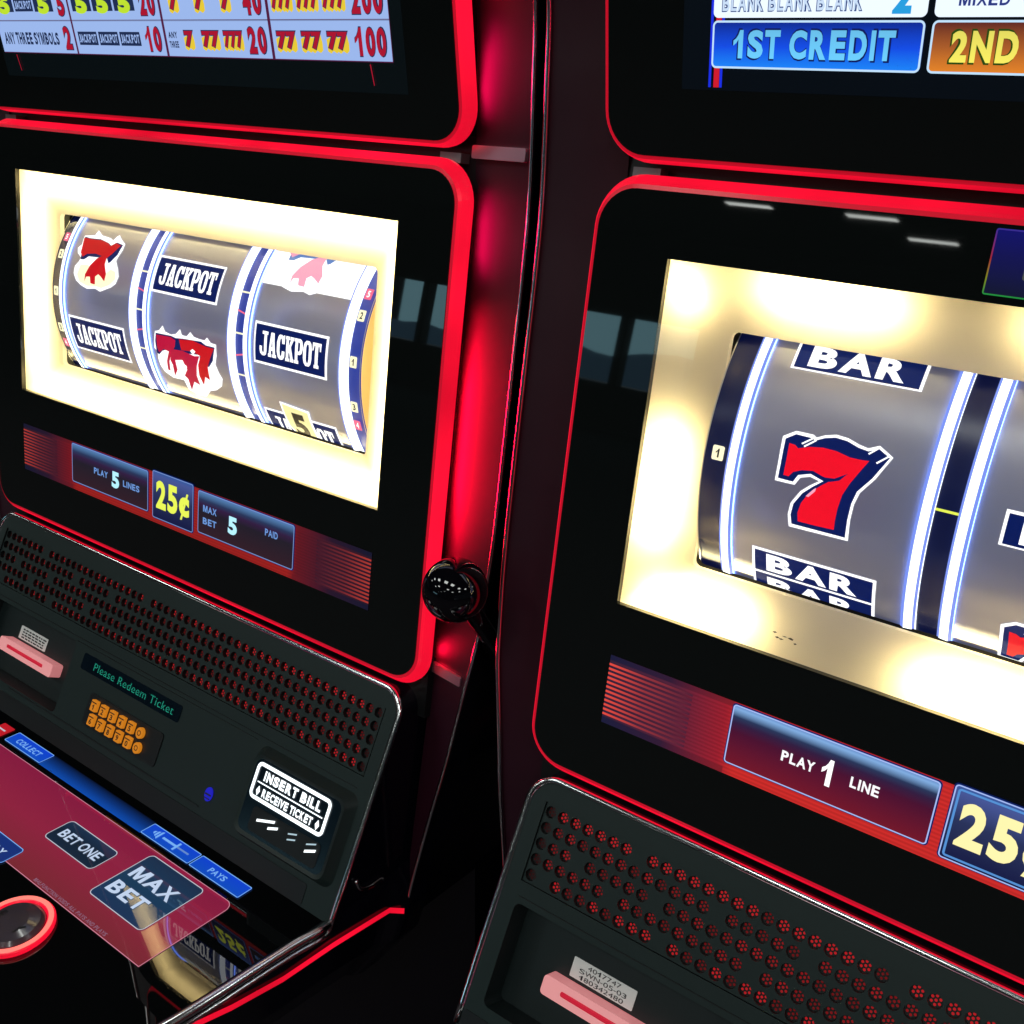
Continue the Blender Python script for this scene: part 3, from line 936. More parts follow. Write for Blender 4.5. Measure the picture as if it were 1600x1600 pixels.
# ------------------------------------------------------------------ speaker panel
MISS = {0: (7, 24), 1: (13, 19), 2: (3, 9), 3: (6, 16), 4: (1, 10)}
def speaker_panel(par, right):
    pm = pmap(F_SPK)
    P, v, n = F_SPK
    hw, y0, y1, r = .2345, -.1435, .0105, .0165
    mb = MB()
    outer = rrect(-hw, y0, hw, y1, r, 10, rs=(r, r, .002, .002))
    # openings: grille, ticket recess
    g = rrect(-.2236, -.0489, .2236, -.0025)
    rec = rrect(-.2225, -.1215, -.086, -.0610, .004, 4)
    T = tessellate_polygon([[Vector((x, y, 0)) for x, y in l] for l in (outer, list(reversed(g)), list(reversed(rec)))])
    V = outer + list(reversed(g)) + list(reversed(rec))
    paint(mb, pm, (V, [tuple(t) for t in T]), m_plastic, 0)
    ringwall(mb, pm, list(reversed(g)), 0, list(reversed(g)), -.0012, m_dark)
    # side walls of the block, straight back into the cabinet
    N = len(outer)
    front = [pm(x, y, -.0005) for x, y in outer]
    back = []
    for x, y in outer:
        q = P + v * y
        back.append(L(x, max(q.y, -.434), -.030))
    mb.add(front + back, [(i, N + i, N + (i + 1) % N, (i + 1) % N) for i in range(N)], m_body)
    # recess walls and floor
    ringwall(mb, pm, list(reversed(rec)), 0, list(reversed(rec)), -.019, m_plastic2)
    poly(mb, pm, rec, m_plastic2, -.019)
    # moulded lines
    for q in (rrect(-.2215, -.0575, .2215, -.0570), rrect(-.086, -.0606, .128, -.0602), rrect(-.15, -.1238, .095, -.1226)):
        prism(mb, pm, q, -.0002, .0005, m_dark)
    sp = mb.build('speaker_panel', par)

    gm = MB()
    cx, cy = .0081, .0092
    hr, n8 = .0034, 14
    for row in range(5):
        yc = -.0073 - row * cy
        for k in range(55):
            xc = -.2193 + k * cx
            a, b = xc - cx / 2, xc + cx / 2
            c, d = yc - cy / 2, yc + cy / 2
            if k in MISS[row]:
                gm.add([pm(a, c, -.0012), pm(b, c, -.0012), pm(b, d, -.0012), pm(a, d, -.0012)], [(0, 1, 2, 3)], m_plastic)
                continue
            sq, ci = [], []
            for i in range(n8):
                t = 2 * math.pi * i / n8
                ct, s_ = math.cos(t), math.sin(t)
                q = min(cx / 2 / abs(ct) if abs(ct) > 1e-6 else 9, cy / 2 / abs(s_) if abs(s_) > 1e-6 else 9)
                sq.append((xc + ct * q, yc + s_ * q))
                ci.append((xc + ct * hr, yc + s_ * hr))
            # keep the corners of the cell
            V = [pm(x, y, -.0012) for x, y in sq] + [pm(x, y, -.0012) for x, y in ci] + [pm(x, y, -.0044) for x, y in ci]
            F = [(i, (i + 1) % n8, n8 + (i + 1) % n8, n8 + i) for i in range(n8)]
            gm.add(V, F, m_plastic)
            cor = [(b, d), (a, d), (a, c), (b, c)]
            for (px, py) in cor:
                # triangle that closes the gap between the ring and the cell corner
                near = sorted(range(n8), key=lambda i: (sq[i][0] - px) ** 2 + (sq[i][1] - py) ** 2)[:2]
                i, j = near
                if abs(i - j) not in (1, n8 - 1):
                    continue
                tri = [sq[i], (px, py), sq[j]]
                ar = sum(tri[q][0] * tri[(q + 1) % 3][1] - tri[(q + 1) % 3][0] * tri[q][1] for q in range(3))
                if ar < 0:
                    tri.reverse()
                gm.add([pm(x, y, -.0012) for x, y in tri], [(0, 1, 2)], m_plastic)
            gm.add(V, [(n8 + i, n8 + (i + 1) % n8, 2 * n8 + (i + 1) % n8, 2 * n8 + i) for i in range(n8)], m_dark)
            gm.add(V, [tuple(range(2 * n8, 3 * n8))], m_dark)
            dim = random.random()
            for q in range(7):
                ox, oy = (0, 0) if q == 0 else (.0021 * math.cos(q * math.pi / 3 + .5), .0021 * math.sin(q * math.pi / 3 + .5))
                gm.add([pm(xc + ox + .00074 * math.cos(i * math.pi / 3), yc + oy + .00074 * math.sin(i * math.pi / 3), -.0043) for i in range(6)], [tuple(range(6))], m_dots[0 if k < 1 or k > 53 else (5 if row in (0, 4) and dim > .2 else 1 + int(dim * 3.99))])
    gm.build('speaker_grille', sp)

    fr = MB()
    pts = []
    o2 = rrect(-hw - .0002, -.150, hw + .0002, y1 + .0002, r, 10, rs=(r, r, 0, 0))
    # open frame: up the left side, across the top, down the right side
    k = [i for i, q in enumerate(o2) if abs(q[1] + .150) < 1e-9]
    order = o2[k[1]:] + o2[:k[0] + 1] if k[1] > k[0] else o2
    tube(fr, [pm(x, y, -.0004) for x, y in densify(order, .012)[:-int(.469 / .012)] if True], .0021, m_chrome, 8)
    fr.build('chrome_frame', sp)

    # black kick strip between the panel and the deck
    ks = MB()
    prism(ks, pm, rrect(-.2325, -.1432, .2080, -.1285, .002, 4), -.001, .0004, m_dark)
    ks.build('kick_strip', sp)

    # ticket printer: pink bezel in the recess, paper label above it
    t = MB()
    tp = rrect(-.196, -.1025, -.117, -.0915, .0022, 4)
    tin = rrect(-.184, -.0985, -.130, -.0955, .001, 3)
    plate_hole(t, pm, tp, tin, -.009, m_pink)
    ringwall(t, pm, list(reversed(tp)), -.009, list(reversed(tp)), -.0195, m_pink)
    ringwall(t, pm, list(reversed(tin)), -.009, list(reversed(tin)), -.014, m_pink_in)
    poly(t, pm, tin, m_pink_in, -.014)
    ts = t.build('ticket_slot', sp)
    lb = MB()
    x0, x1, ya, yb = -.1862, -.1462, -.0895, -.0783
    prism(lb, pm, rrect(x0, ya, x1, yb, .0006, 2), -.019, -.0186, m_paper)
    if right:
        for i, s in enumerate(('4017747', 'SWN-05-03', '180342480')):
            w = (.021, .030, .028)[i]
            xm = (x0 + x1) / 2
            text(lb, pm, s, xm - w / 2, yb - .0036 - i * .0034, xm + w / 2, yb - .0011 - i * .0034, m_ink, -.0184, 0.)
    else:
        random.seed(3)
        for i in range(4):
            x = x0 + .004
            while x < x1 - .006:
                w = random.uniform(.002, .005)
                poly(lb, pm, rrect(x, yb - .0030 - i * .0023, x + w, yb - .0018 - i * .0023), m_ink, -.0184)
                x += w + .0012
    lb.build('paper_label', sp)

    # green message display
    d = MB()
    prism(d, pm, rrect(-.072, -.0785, .050, -.0655, .002, 4), 0, .0006, m_signbg)
    text(d, pm, 'Please Redeem Ticket', -.0560, -.0752, .0425, -.0690, m_green, .0009, 0., 0., 1.08)
    for i in range(6):
        poly(d, pm, rrect(-.058, -.0752 + i * .00115, .044, -.0752 + i * .00115 + .00035), m_signbg, .0011)
    d.build('message_display', sp)

    kp = MB()
    prism(kp, pm, rrect(-.0500, -.1165, .0410, -.0905, .003, 4), 0, .0008, m_dark)
    kpo = kp.build('keypad', sp)
    rows = ('12345', '67890')
    for rr in range(2):
        for c in range(6):
            xc, yc = -.0392 + c * .0115 + rr * .0018, -.0982 - rr * .0110
            kk = MB()
            if c < 5:
                P0 = rrect(xc - .0034, yc - .0043, xc + .0034, yc + .0043, .0006, 2)
            else:
                P0 = [(xc + .0038 * math.cos(i * math.pi / 8), yc + .0042 * math.sin(i * math.pi / 8)) for i in range(16)]
            prism(kk, pm, P0, .0008, .0034, m_amber)
            if c < 5:
                text(kk, pm, rows[rr][c], xc - .0014, yc - .0030, xc + .0016, yc + .0012, m_amber_d, .0036, .03)
                poly(kk, pm, rrect(xc - .0030, yc + .0020, xc + .0030, yc + .0029), m_amber_d, .0036)
            else:
                border(kk, pm, xc - .002, yc - .002, xc + .002, yc + .002, .0018, .0007, m_amber_d, .0036)
            kk.build('key', kpo)

    b = MB()
    P0 = [(.1014 + .0036 * math.cos(i * math.pi / 10), -.1115 + .0050 * math.sin(i * math.pi / 10)) for i in range(20)]
    prism(b, pm, P0, 0, .0012, m_bluebtn)
    poly(b, pm, rrect(.0982, -.1122, .1046, -.1110), m_ink, .0014)
    poly(b, pm, rrect(.0985, -.1148, .1043, -.1140), m_ink, .0014)
    b.build('card_light', sp)

    # bill acceptor: raised bezel, lit sign, mouth with guide lights
    ba = MB()
    o0 = rrect(.1330, -.1245, .2265, -.0610, .008, 6)
    o1 = rrect(.1375, -.1200, .2225, -.0655, .007, 6)
    ringwall(ba, pm, list(reversed(o1)), .0075, list(reversed(o0)), 0, m_plastic, True)
    i0 = rrect(.1400, -.1175, .2200, -.0680, .006, 6)
    ringwall(ba, pm, list(reversed(i0)), .0068, list(reversed(o1)), .0075, m_plastic)
    poly(ba, pm, i0, m_signbg, .0068)
    prism(ba, pm, rrect(.150, -.1150, .214, -.0985, .003, 4), .0066, .0072, m_dark)
    bo = ba.build('bill_acceptor', sp)
    sg = MB()
    h = .0075
    border(sg, pm, .1422, -.0948, .2123, -.0697, .0045, .0025, m_sign, h)
    text(sg, pm, 'INSERT BILL', .1510, -.0808, .2045, -.0740, m_sign, h, .05)
    poly(sg, pm, rrect(.1465, -.08335, .2080, -.0825), m_sign, h)
    text(sg, pm, 'RECEIVE TICKET', .1535, -.0912, .2010, -.0856, m_sign, h, .045)
    for xc in (.1493, .2056):
        poly(sg, pm, [(xc, -.0920), (xc + .0018, -.0885), (xc, -.0850), (xc - .0018, -.0885)], m_sign, h)
    sg.build('lit_sign', bo)
    gl = MB()
    for a, c, b_, d, m in ((.1565, -.1062, .1722, -.1012, m_sign), (.1677, -.1072, .1762, -.1040, m_sign), (.1856, -.1031, .1930, -.1007, m_slitw), (.1861, -.1068, .1930, -.1044, m_slitw), (.2024, -.1028, .2103, -.0996, m_slitw), (.2026, -.1074, .2114, -.1036, m_sign)):
        w = .0009 if m is m_sign else .0005
        poly(gl, pm, [(a, c - w), (b_, d - w), (b_, d + w), (a, c + w)], m, h + .0004)
    gl.build('guide_light', bo)
    return sp

# ------------------------------------------------------------------ button deck
RIM = [(.2400, -.030), (.2375, 0.0), (.2345, .057), (.2292, .0812), (.2244, .1076), (.2195, .1368), (.214, .163), (.203, .200), (.183, .232), (.150, .252), (.10, .263), (.05, .267), (0, .268)]
STRIP = [(.2455, -.4515, -.0300), (.2455, -.4515, -.0045), (.2388, -.4502, .0030), (.2352, -.4500, .0525), (.2296, -.4555, .0900), (.2230, -.4575, .1245), (.2160, -.4595, .1465),
         (.209, -.463, .172), (.196, -.467, .205), (.176, -.471, .235), (.145, -.474, .253), (.10, -.476, .264), (.05, -.477, .268), (0, -.477, .269)]
def yg(z):
    return -.453 - math.tan(math.radians(9)) * (z - .0575)

def loop(half, dx, dy, sub=3, lin=0):
    pts = smooth_pts(half, sub) if not lin else [p for i in range(len(half) - 1) for p in [tuple(half[i][k] + (half[i + 1][k] - half[i][k]) * t / sub for k in (0, 1)) for t in range(sub)]] + [half[-1]]
    R_ = []
    for i, (x, z) in enumerate(pts):
        f = min(1., abs(x) / .15)
        R_.append((max(0., x - dx), yg(z) + dy, z - (dx * (1 - f))))
    return R_ + [(-x, y, z) for x, y, z in reversed(R_[:-1])]

def sloop(dy, din=0.):
    pts = [tuple(a + (b - a) * t / 3 for a, b in zip(p, q)) for p, q in zip(STRIP, STRIP[1:]) for t in range(3)] + [STRIP[-1]]
    R_ = [(max(0., x - din), y + dy, z - din * (1 - min(1., x / .15))) for x, y, z in pts]
    return R_ + [(-x, y, z) for x, y, z in reversed(R_[:-1])]

def resample(P, n):
    d = [0.]
    for a, b in zip(P, P[1:]):
        d.append(d[-1] + math.dist(a, b))
    out, j = [], 0
    for i in range(n):
        t = d[-1] * i / (n - 1)
        while j < len(P) - 2 and d[j + 1] < t:
            j += 1
        f = (t - d[j]) / max(1e-9, d[j + 1] - d[j])
        out.append(tuple(a + (b - a) * min(1, f) for a, b in zip(P[j], P[j + 1])))
    return out

def button_deck(par):
    mb = MB()
    loops = [(loop(RIM, .007, 0), m_body), (loop(RIM, .006, .0195), m_body), (loop(RIM, 0., .0220), m_body), (loop(RIM, -.001, .014), m_body),
             (sloop(.0030, .0008), m_body), (sloop(-.0030, .0008), m_body), (sloop(-.030, .006), m_body), (sloop(-.075, .035), m_body)]
    loops = [(resample(q, 121), m) for q, m in loops]
    for (A, m), (B, _) in zip(loops, loops[1:]):
        n = len(A)
        V = [L(*p) for p in A] + [L(*p) for p in B]
        mb.add(V, [(i, n + i, n + i + 1, i + 1) for i in range(n - 1)], m, smooth=True)
    last = loops[-1][0]
    mb.add([L(*p) for p in last], [tuple(range(len(last)))], m_body)
    dk = mb.build('button_deck', par)
    # touch glass
    g = MB()
    A = loop(RIM, .0072, .0003)
    g.add([L(*p) for p in A], [tuple(reversed(range(len(A))))], m_deckglass)
    gl = g.build('touch_glass', dk)
    # chrome rim and red light strip
    c = MB()
    pts = [p for p in loop(RIM, -.0005, .0212, 4) if p[2] > .050]
    tube(c, [L(*p) for p in pts], .0030, m_chrome, 12)
    pts = [p for p in loop(RIM, -.0015, .0150, 4) if p[2] > .050]
    tube(c, [L(*p) for p in pts], .0017, m_chrome, 10)
    c.build('chrome_rim', dk)
    s = MB()
    A, B = sloop(.0022, -.0006), sloop(-.0022, -.0006)
    A = [p for p in A if p[2] > -.006]; B = [p for p in B if p[2] > -.006]
    n = min(len(A), len(B))
    s.add([L(*p) for p in A] + [L(*p) for p in B], [(i, n + i, n + i + 1, i + 1) for i in range(n - 1)], m_red_led)
    s.build('light_strip', dk)
    # chrome bracket at the back end of the deck side
    for sg in (1, -1):
        b = MB()
        q = [(-.4102, .0357), (-.4193, .0308), (-.423, .0195), (-.4226, .0102), (-.4287, .0064), (-.4352, -.0072), (-.4399, -.0177)]
        tube(b, [L(sg * .2358, y, z) for y, z in smooth_pts(q, 3)], .0015, m_chrome, 8)
        b.build('chrome_bracket', dk)
    # graphics
    dm = deckmap(.0003)
    H = .0002
    d = MB()
    redp = rrect(-.157, -.0795, .157, -.0095, .007, 6, rs=(.007, .007, 0, 0))
    poly(d, dm, redp, m_uired, H)
    inn = rrect(-.1565, -.0790, .1565, -.0100, .0065, 6, rs=(.0065, .0065, 1e-5, 1e-5))
    a = rrect(-.157, -.0795, .157, -.0095, .007, 6, rs=(.007, .007, 1e-5, 1e-5))
    N = len(a)
    d.add([dm(x, y, 2 * H) for x, y in a + inn], [(i, (i + 1) % N, N + (i + 1) % N, N + i) for i in range(N)], m_uiline, a + inn)
    poly(d, dm, rrect(-.086, -.0048, .046, .0090), m_uiblued, H)
    text(d, dm, 'MALFUNCTION VOIDS ALL PAYS AND PLAYS', .036, -.0780, .1185, -.0752, m_uifaint, 3 * H, .02)
    scr = d.build('touch_screen', dk)
    def key(name, x0, y0, x1, y1, r, m, line):
        k = MB()
        poly(k, dm, rrect(x0, y0, x1, y1, r), m, 3 * H)
        border(k, dm, x0, y0, x1, y1, r, .0006, line, 4 * H)
        return k
    k = key('', -.0020, -.0492, .0560, -.0267, .004, m_uinavy2, m_uilinew)
    text(k, dm, 'BET ONE', .0045, -.0425, .0500, -.0345, m_uitext, 5 * H, .02)
    k.build('bet_one_key', scr)
    k = key('', .0738, -.0618, .1322, -.0132, .004, m_uinavy, m_uilinew)
    text(k, dm, 'MAX', .0790, -.0360, .1225, -.0250, m_uitext, 5 * H, .03)
    text(k, dm, 'BET', .0790, -.0530, .1150, -.0420, m_uitext, 5 * H, .03)
    k.build('max_bet_key', scr)
    k = key('', -.1373, -.0045, -.0860, .0086, .0012, m_uiblue, m_uitextb)
    text(k, dm, 'COLLECT', -.1275, -.0010, -.0950, .0042, m_uitextb, 5 * H, .02)
    k.build('collect_key', scr)
    k = key('', .0460, -.0045, .1000, .0078, .0012, m_uiblue, m_uitextb)
    for i in range(3):
        xx = .0535 + i * .0028
        poly(k, dm, [(xx, .0012 - i * .0012), (xx + .0018, .0002 - i * .0012), (xx + .0018, .0036 + i * .0012), (xx, .0026 + i * .0012)], m_uitextb, 5 * H)
    poly(k, dm, rrect(.0640, .0008, .0790, .0026), m_uitextb, 5 * H)
    poly(k, dm, rrect(.0785, -.0022, .0805, .0056), m_uitextb, 5 * H)
    poly(k, dm, rrect(.0805, .0010, .0930, .0024), m_steel, 5 * H)
    k.build('volume_key', scr)
    k = key('', .1012, -.0045, .1535, .0078, .0012, m_uiblue, m_uitextb)
    text(k, dm, 'PAYS', .1165, -.0008, .1335, .0038, m_uitextb, 5 * H, .02)
    k.build('pays_key', scr)
    k = MB()
    poly(k, dm, rrect(-.160, -.0045, -.1440, .0086, .0012), emat('deck_red_key', (.55, .01, .02), .9), 3 * H)
    poly(k, dm, rrect(-.158, .0012, -.1475, .0026), m_uilinew, 5 * H)
    k.build('service_key', scr)
    k = key('', -.1020, -.0835, .0040, -.0655, .003, emat('deck_meter', (.006, .03, .20), .9), m_uitextb)
    text(k, dm, 'BET IN PLAY', -.0640, -.0790, -.0040, -.0735, m_uitext, 5 * H, .02)
    k.build('bet_meter', scr)
    # spin button with glowing ring
    gm_ = pmap(F_DECK)
    cx, cy, rr = .0585, -.1085, .0225
    sb = MB()
    dome = []
    for j, (fr_, hh) in enumerate(((1.0, .0005), (.98, .004), (.85, .0062), (.5, .0078), (.15, .0084))):
        dome.append([gm_(cx + (rr - .003) * fr_ * math.cos(2 * math.pi * i / 36), cy + (rr - .003) * fr_ * math.sin(2 * math.pi * i / 36), hh) for i in range(36)])
    for j in range(4):
        sb.add(dome[j] + dome[j + 1], [(i, (i + 1) % 36, 36 + (i + 1) % 36, 36 + i) for i in range(36)], m_spin, smooth=True)
    sb.add(dome[4], [tuple(range(36))], m_spin)
    text(sb, gm_, 'PLAY', cx - .0125, cy - .006, cx + .0125, cy + .002, m_spintext, .0079, .02)
    so = sb.build('spin_button', dk)
    rg = MB()
    for rad, hh, rt, mm in ((rr, .002, .0029, m_red_led), (rr + .0001, .0040, .0017, m_ringhot)):
        tube(rg, [gm_(cx + rad * math.cos(2 * math.pi * i / 48), cy + rad * math.sin(2 * math.pi * i / 48), hh) for i in range(48)], rt, mm, 10, closed=True)
    rg.build('light_ring', so)
    return dk

m_spin = pmat('smoked_dome', (.07, .055, .07), .16, 0, .5, coat=.5)
m_spintext = pmat('dome_print', (.004, .004, .005), .5)

# ------------------------------------------------------------------ pay charts on the top panels
def chart_left(par):
    pm = pmap(F_TOP, .0006)
    d = MB()
    x0, x1, y0 = -.1925, .1968, .0445
    y1 = y0 + 8 * .0212
    bgm = emat('chart_paper', (.36, .52, .92), .92)
    gut = emat('chart_gutter', (.10, .01, .06), .8)
    poly(d, pm, rrect(-.1955, y0 - .016, .2055, y1 + .004), pmat('chart_black', (.004, .006, .008), .2, 0, .3, (.05, .1, .12), .03), .0001)
    poly(d, pm, rrect(x0, y0, x1, y1), gut, .0003)
    disp = d.build('pay_chart', par)
    cols = [(-.1922, -.0985), (-.0965, .0012), (.0035, .1008), (.1032, .1965)]
    red, dk = emat('chart_red', (.45, .006, .03), .9), emat('chart_ink', (.015, .03, .10), .8)
    yl, wh = emat('chart_yellow', (.85, .62, .04), .95), bgm
    line = emat('chart_line', (.22, .30, .55), .9)
    def seven(c, xc, yc, w, n=1):
        for i in range(n):
            o = (i - (n - 1) / 2) * w * .75
            poly(c, pm, [(xc + o - w * .48, yc - .0052), (xc + o - w * .5, yc + .001), (xc + o + w * .3, yc + .0045), (xc + o + w * .42, yc - .001), (xc + o + w * .40, yc - .0048), (xc + o + w * .2, yc - .0062), (xc + o - w * .05, yc - .0050), (xc + o - w * .25, yc - .0064)], yl, .0009)
            text(c, pm, '7', xc + o - w * .45, yc - .0048, xc + o + w * .45, yc + .0056, dk, .0011, .10)
            text(c, pm, '7', xc + o - w * .38, yc - .0042, xc + o + w * .38, yc + .0050, red, .0013, .05)
    for ci, (a, b) in enumerate(cols):
        c = MB()
        for r in range(8):
            ya = y0 + .0006 + r * .0212
            poly(c, pm, rrect(a, ya, b, ya + .0205), bgm, .0005)
            if r:
                poly(c, pm, rrect(a, ya - .0009, b, ya - .0003), line, .0006)
            yc = ya + .0098
            val = [['2', '5', '5', '10', '10', '15', '20', '25'], ['10', '20', '30', '40', '50', '60', '80', '90'], ['20', '40', '60', '80', '100', '120', '150', '180'], ['100', '200', '300', '400', '500', '600', '800', '1000']][ci][r]
            w = .0075 * len(val) + .0005
            for off, m, h, bd in ((.0006, dk, .0010, .07), (0, red, .0013, .04)):
                text(c, pm, val, b - .003 - w - off, yc - .0072 - off, b - .003 + off, yc + .0072 + off, m, h, bd)
            xr = b - .005 - w
            if r == 0 and ci == 0:
                text(c, pm, 'ANY THREE SYMBOLS', a + .006, yc - .0045, xr - .005, yc + .0035, dk, .0010, .04)
            elif ci < 2:
                for k in range(3):
                    ww = (xr - a - .006) / 3
                    xa = a + .004 + k * ww
                    if r % 2 == 0 or (ci == 0 and k == 1):
                        poly(c, pm, rrect(xa, yc - .0042, xa + ww - .002, yc + .0042), dk, .0009)
                        text(c, pm, 'JACKPOT', xa + .001, yc - .0026, xa + ww - .003, yc + .0026, wh, .0011, .03)
                    else:
                        poly(c, pm, rrect(xa, yc - .0045, xa + ww - .002, yc + .0045), dk, .0009)
                        text(c, pm, '5', xa + ww * .2, yc - .0060, xa + ww * .75, yc + .0060, emat('chart_lime', (.55, .80, .03), .95) if 'chart_lime' not in MATS else MATS['chart_lime'], .0012, .07)
            else:
                st = a + .003
                if ci == 2 and r % 2 == 0:
                    text(c, pm, 'ANY', st, yc + .0008, st + .009, yc + .0045, dk, .0010, .04)
                    text(c, pm, 'THREE', st, yc - .0048, st + .009, yc - .0010, dk, .0010, .04)
                    st += .011
                ww = (xr - st) / 3
                for k in range(3):
                    n = (k + 1) if (ci == 2 and r % 2 == 0) else (1 if ci == 2 else (2 if r % 2 == 0 else 3))
                    seven(c, st + ww * (k + .45), yc, min(.011, ww * .8 / (1 + .6 * (n - 1))), n)
        c.build('pay_column', disp)
    # thin leader marks under the chart
    for x in (-.1765, .1795):
        lm = MB()
        poly(lm, pm, [(x, y0 - .001), (x + .0008, y0 - .001), (x + .0022, y0 - .012), (x + .0016, y0 - .012)], red, .0009)
        lm.build('leader_mark', disp)

def chart_right(par):
    pm = pmap(F_TOP, .0006)
    d = MB()
    poly(d, pm, rrect(-.2020, .0350, .2020, .2300), pmat('chart2_black', (.004, .006, .010), .2, 0, .3, (.04, .08, .14), .03), .0001)
    blue, red = emat('chart2_blue', (.01, .03, .85), .9), emat('chart2_redline', (.7, .01, .03), .9)
    for x, w, m in ((-.1890, .0012, blue), (-.1866, .0026, red), (-.1838, .0012, blue)):
        poly(d, pm, rrect(x, .0362, x + w, .2280), m, .0003)
    disp = d.build('pay_chart', par)
    spec = [(-.1878, -.0994, '1ST CREDIT', [(0, (.01, .22, .90)), (.45, (.005, .07, .75)), (1, (.003, .02, .26))], (.15, .62, 1.0), (.004, .01, .12)),
            (-.0968, -.0084, '2ND CREDIT', [(0, (.75, .22, .02)), (.5, (.38, .10, .02)), (1, (.10, .015, .015))], (.95, .85, .12), (.02, .07, .005)),
            (-.0058, .0826, '3RD CREDIT', [(0, (.6, .03, .03)), (.5, (.35, .01, .03)), (1, (.10, .005, .02))], (1.0, .6, .5), (.10, .004, .01))]
    wh = emat('chart2_white', (.78, .88, 1.0), 1.15)
    edge = emat('chart2_edge', (.55, .78, 1.0), 1.0)
    for x0, x1, t, st, tc, oc in spec:
        c = MB()
        g = ramp_mat('credit_' + t[:1], 1, .0445, .0622, st, 1.05)
        poly(c, pm, rrect(x0, .0440, x1, .0626, .0022), g, .0005)
        border(c, pm, x0, .0440, x1, .0626, .0022, .0008, edge, .0007)
        o = emat('credit_outline_' + t[:1], oc, .9)
        m = ramp_mat('credit_text_' + t[:1], 1, .047, .060, [(0, tc), (1, tuple(min(1, q * .75 + .02) for q in tc))], 1.05)
        a, b = x0 + .0100, x1 - .0105
        if t[0] != '1':
            a, b = x0 + .0080, x1 - .0060
        text(c, pm, t, a - .0007, .0474, b + .0007, .0597, o, .0009, .07)
        text(c, pm, t, a, .0481, b, .0590, m, .0011, .045)
        poly(c, pm, rrect(x0, .0636, x1, .2250, .0022), wh, .0005)
        for i in range(7):
            y = .0662 + i * .0205
            if t[0] == '1':
                for k in range(3):
                    xa = x0 + .0042 + k * .0205
                    text(c, pm, 'BLANK', xa - .0004, y - .0004, xa + .0184, y + .0064, emat('blank_out', (.02, .06, .25), .8) if 'blank_out' not in MATS else MATS['blank_out'], .0008, .07)
                    text(c, pm, 'BLANK', xa, y, xa + .0180, y + .0060, emat('blank_in', (.60, .75, .95), 1.) if 'blank_in' not in MATS else MATS['blank_in'], .0010, .02)
            else:
                text(c, pm, 'MIXED', x0 + .0085, y + .0012, x0 + .0262, y + .0054, emat('mixed_ink', (.03, .05, .28), .8) if 'mixed_ink' not in MATS else MATS['mixed_ink'], .0010, .03)
            v_ = ('2', '4', '5', '10', '20', '40', '80')[i]
            w = .0072 * len(v_)
            text(c, pm, v_, x1 - .0060 - w, y - .0014, x1 - .0060, y + .0095, emat('credit_num', (.02, .35, .75), 1.) if 'credit_num' not in MATS else MATS['credit_num'], .0010, .06)
        c.build('credit_column', disp)

def badge_right(par):
    """small printed badge above the reel window"""
    pm = pmap(F_MAIN, .0006)
    b = MB()
    x0, x1, y0, y1 = -.0602, .0602, .0030, .0285
    g = ramp_mat('badge_edge', 1, y0, y1, [(0, (.01, .45, .08)), (.25, (.35, .40, .02)), (.55, (.60, .03, .05)), (1, (.05, .04, .5))], .55)
    poly(b, pm, rrect(x0, y0, x1, y1, .001), ramp_mat('badge_fill', 1, y0, y1, [(0, (.004, .006, .03)), (.6, (.004, .004, .10)), (1, (.003, .003, .17))], .8), .0002)
    border(b, pm, x0, y0, x1, y1, .001, .0006, g, .0004)
    m = emat('badge_frame', (.12, .13, .10), .6)
    border(b, pm, -.047, .0100, .047, .0190, .001, .0016, m, .0004)
    b.build('printed_badge', par)

def lever(par):
    kx, ky, kz = .2882, -.1933, .030
    l = MB()
    path = smooth_pts([(kx + .001, ky - .004, kz - .006), (.2890, -.2200, .004), (.2893, -.2560, -.030), (.2895, -.30, -.075), (.2895, -.36, -.12)], 4)
    n = len(path)
    tube(l, [L(*p) for p in path], .006, m_knob, 14, taper=[.0062 - .0014 * i / n for i in range(n)])
    box(l, pmap(F_MAIN), .2822, -.40, .2975, -.33, -.15, -.09, m_body)
    lo = l.build('pull_lever', par)
    k = MB()
    R_ = .0187
    c = Vector(L(kx, ky, kz))
    NU, NV = 40, 20
    V = [c + Vector((0, 0, R_))]
    for j in range(1, NV):
        t = math.pi * j / NV
        for i in range(NU):
            p = 2 * math.pi * i / NU
            V.append(c + Vector((R_ * math.sin(t) * math.cos(p), R_ * math.sin(t) * math.sin(p), R_ * math.cos(t))))
    V.append(c + Vector((0, 0, -R_)))
    F = [(0, 1 + i, 1 + (i + 1) % NU) for i in range(NU)]
    for j in range(NV - 2):
        a = 1 + j * NU
        F += [(a + i, a + NU + i, a + NU + (i + 1) % NU, a + (i + 1) % NU) for i in range(NU)]
    a = 1 + (NV - 2) * NU
    F += [(a + i, len(V) - 1, a + (i + 1) % NU) for i in range(NU)]
    k.add(V, F, m_knob, smooth=True)
    k.build('knob', lo)

# ------------------------------------------------------------------ one machine
def machine(loc, right, label):
    t = empty('slot_machine', loc)
    t['label'] = label
    t['category'] = 'slot machine'
    t['group'] = 'slot machines side by side in the bank'
    make_cabinet(t)
    make_trim(t)
    top = slab(t, 'pay_table_panel', F_TOP, .0040, .250, HW, .0098, e=(.0036, .006, .0036))
    (chart_right if right else chart_left)(top)
    main = slab(t, 'reel_panel', F_MAIN, -.2812, .0316, HW, .0098, hole=WIN)
    g = MB()
    poly(g, pmap(F_MAIN), rrect(-.2, -.175, .2, 0), m_glass, .0003)
    g.build('glass_pane', main)
    info_display(main, right)
    if right:
        badge_right(main)
    surround(t, right)
    reels(t, right)
    speaker_panel(t, right)
    button_deck(t)
    if not right:
        lever(t)
    return t

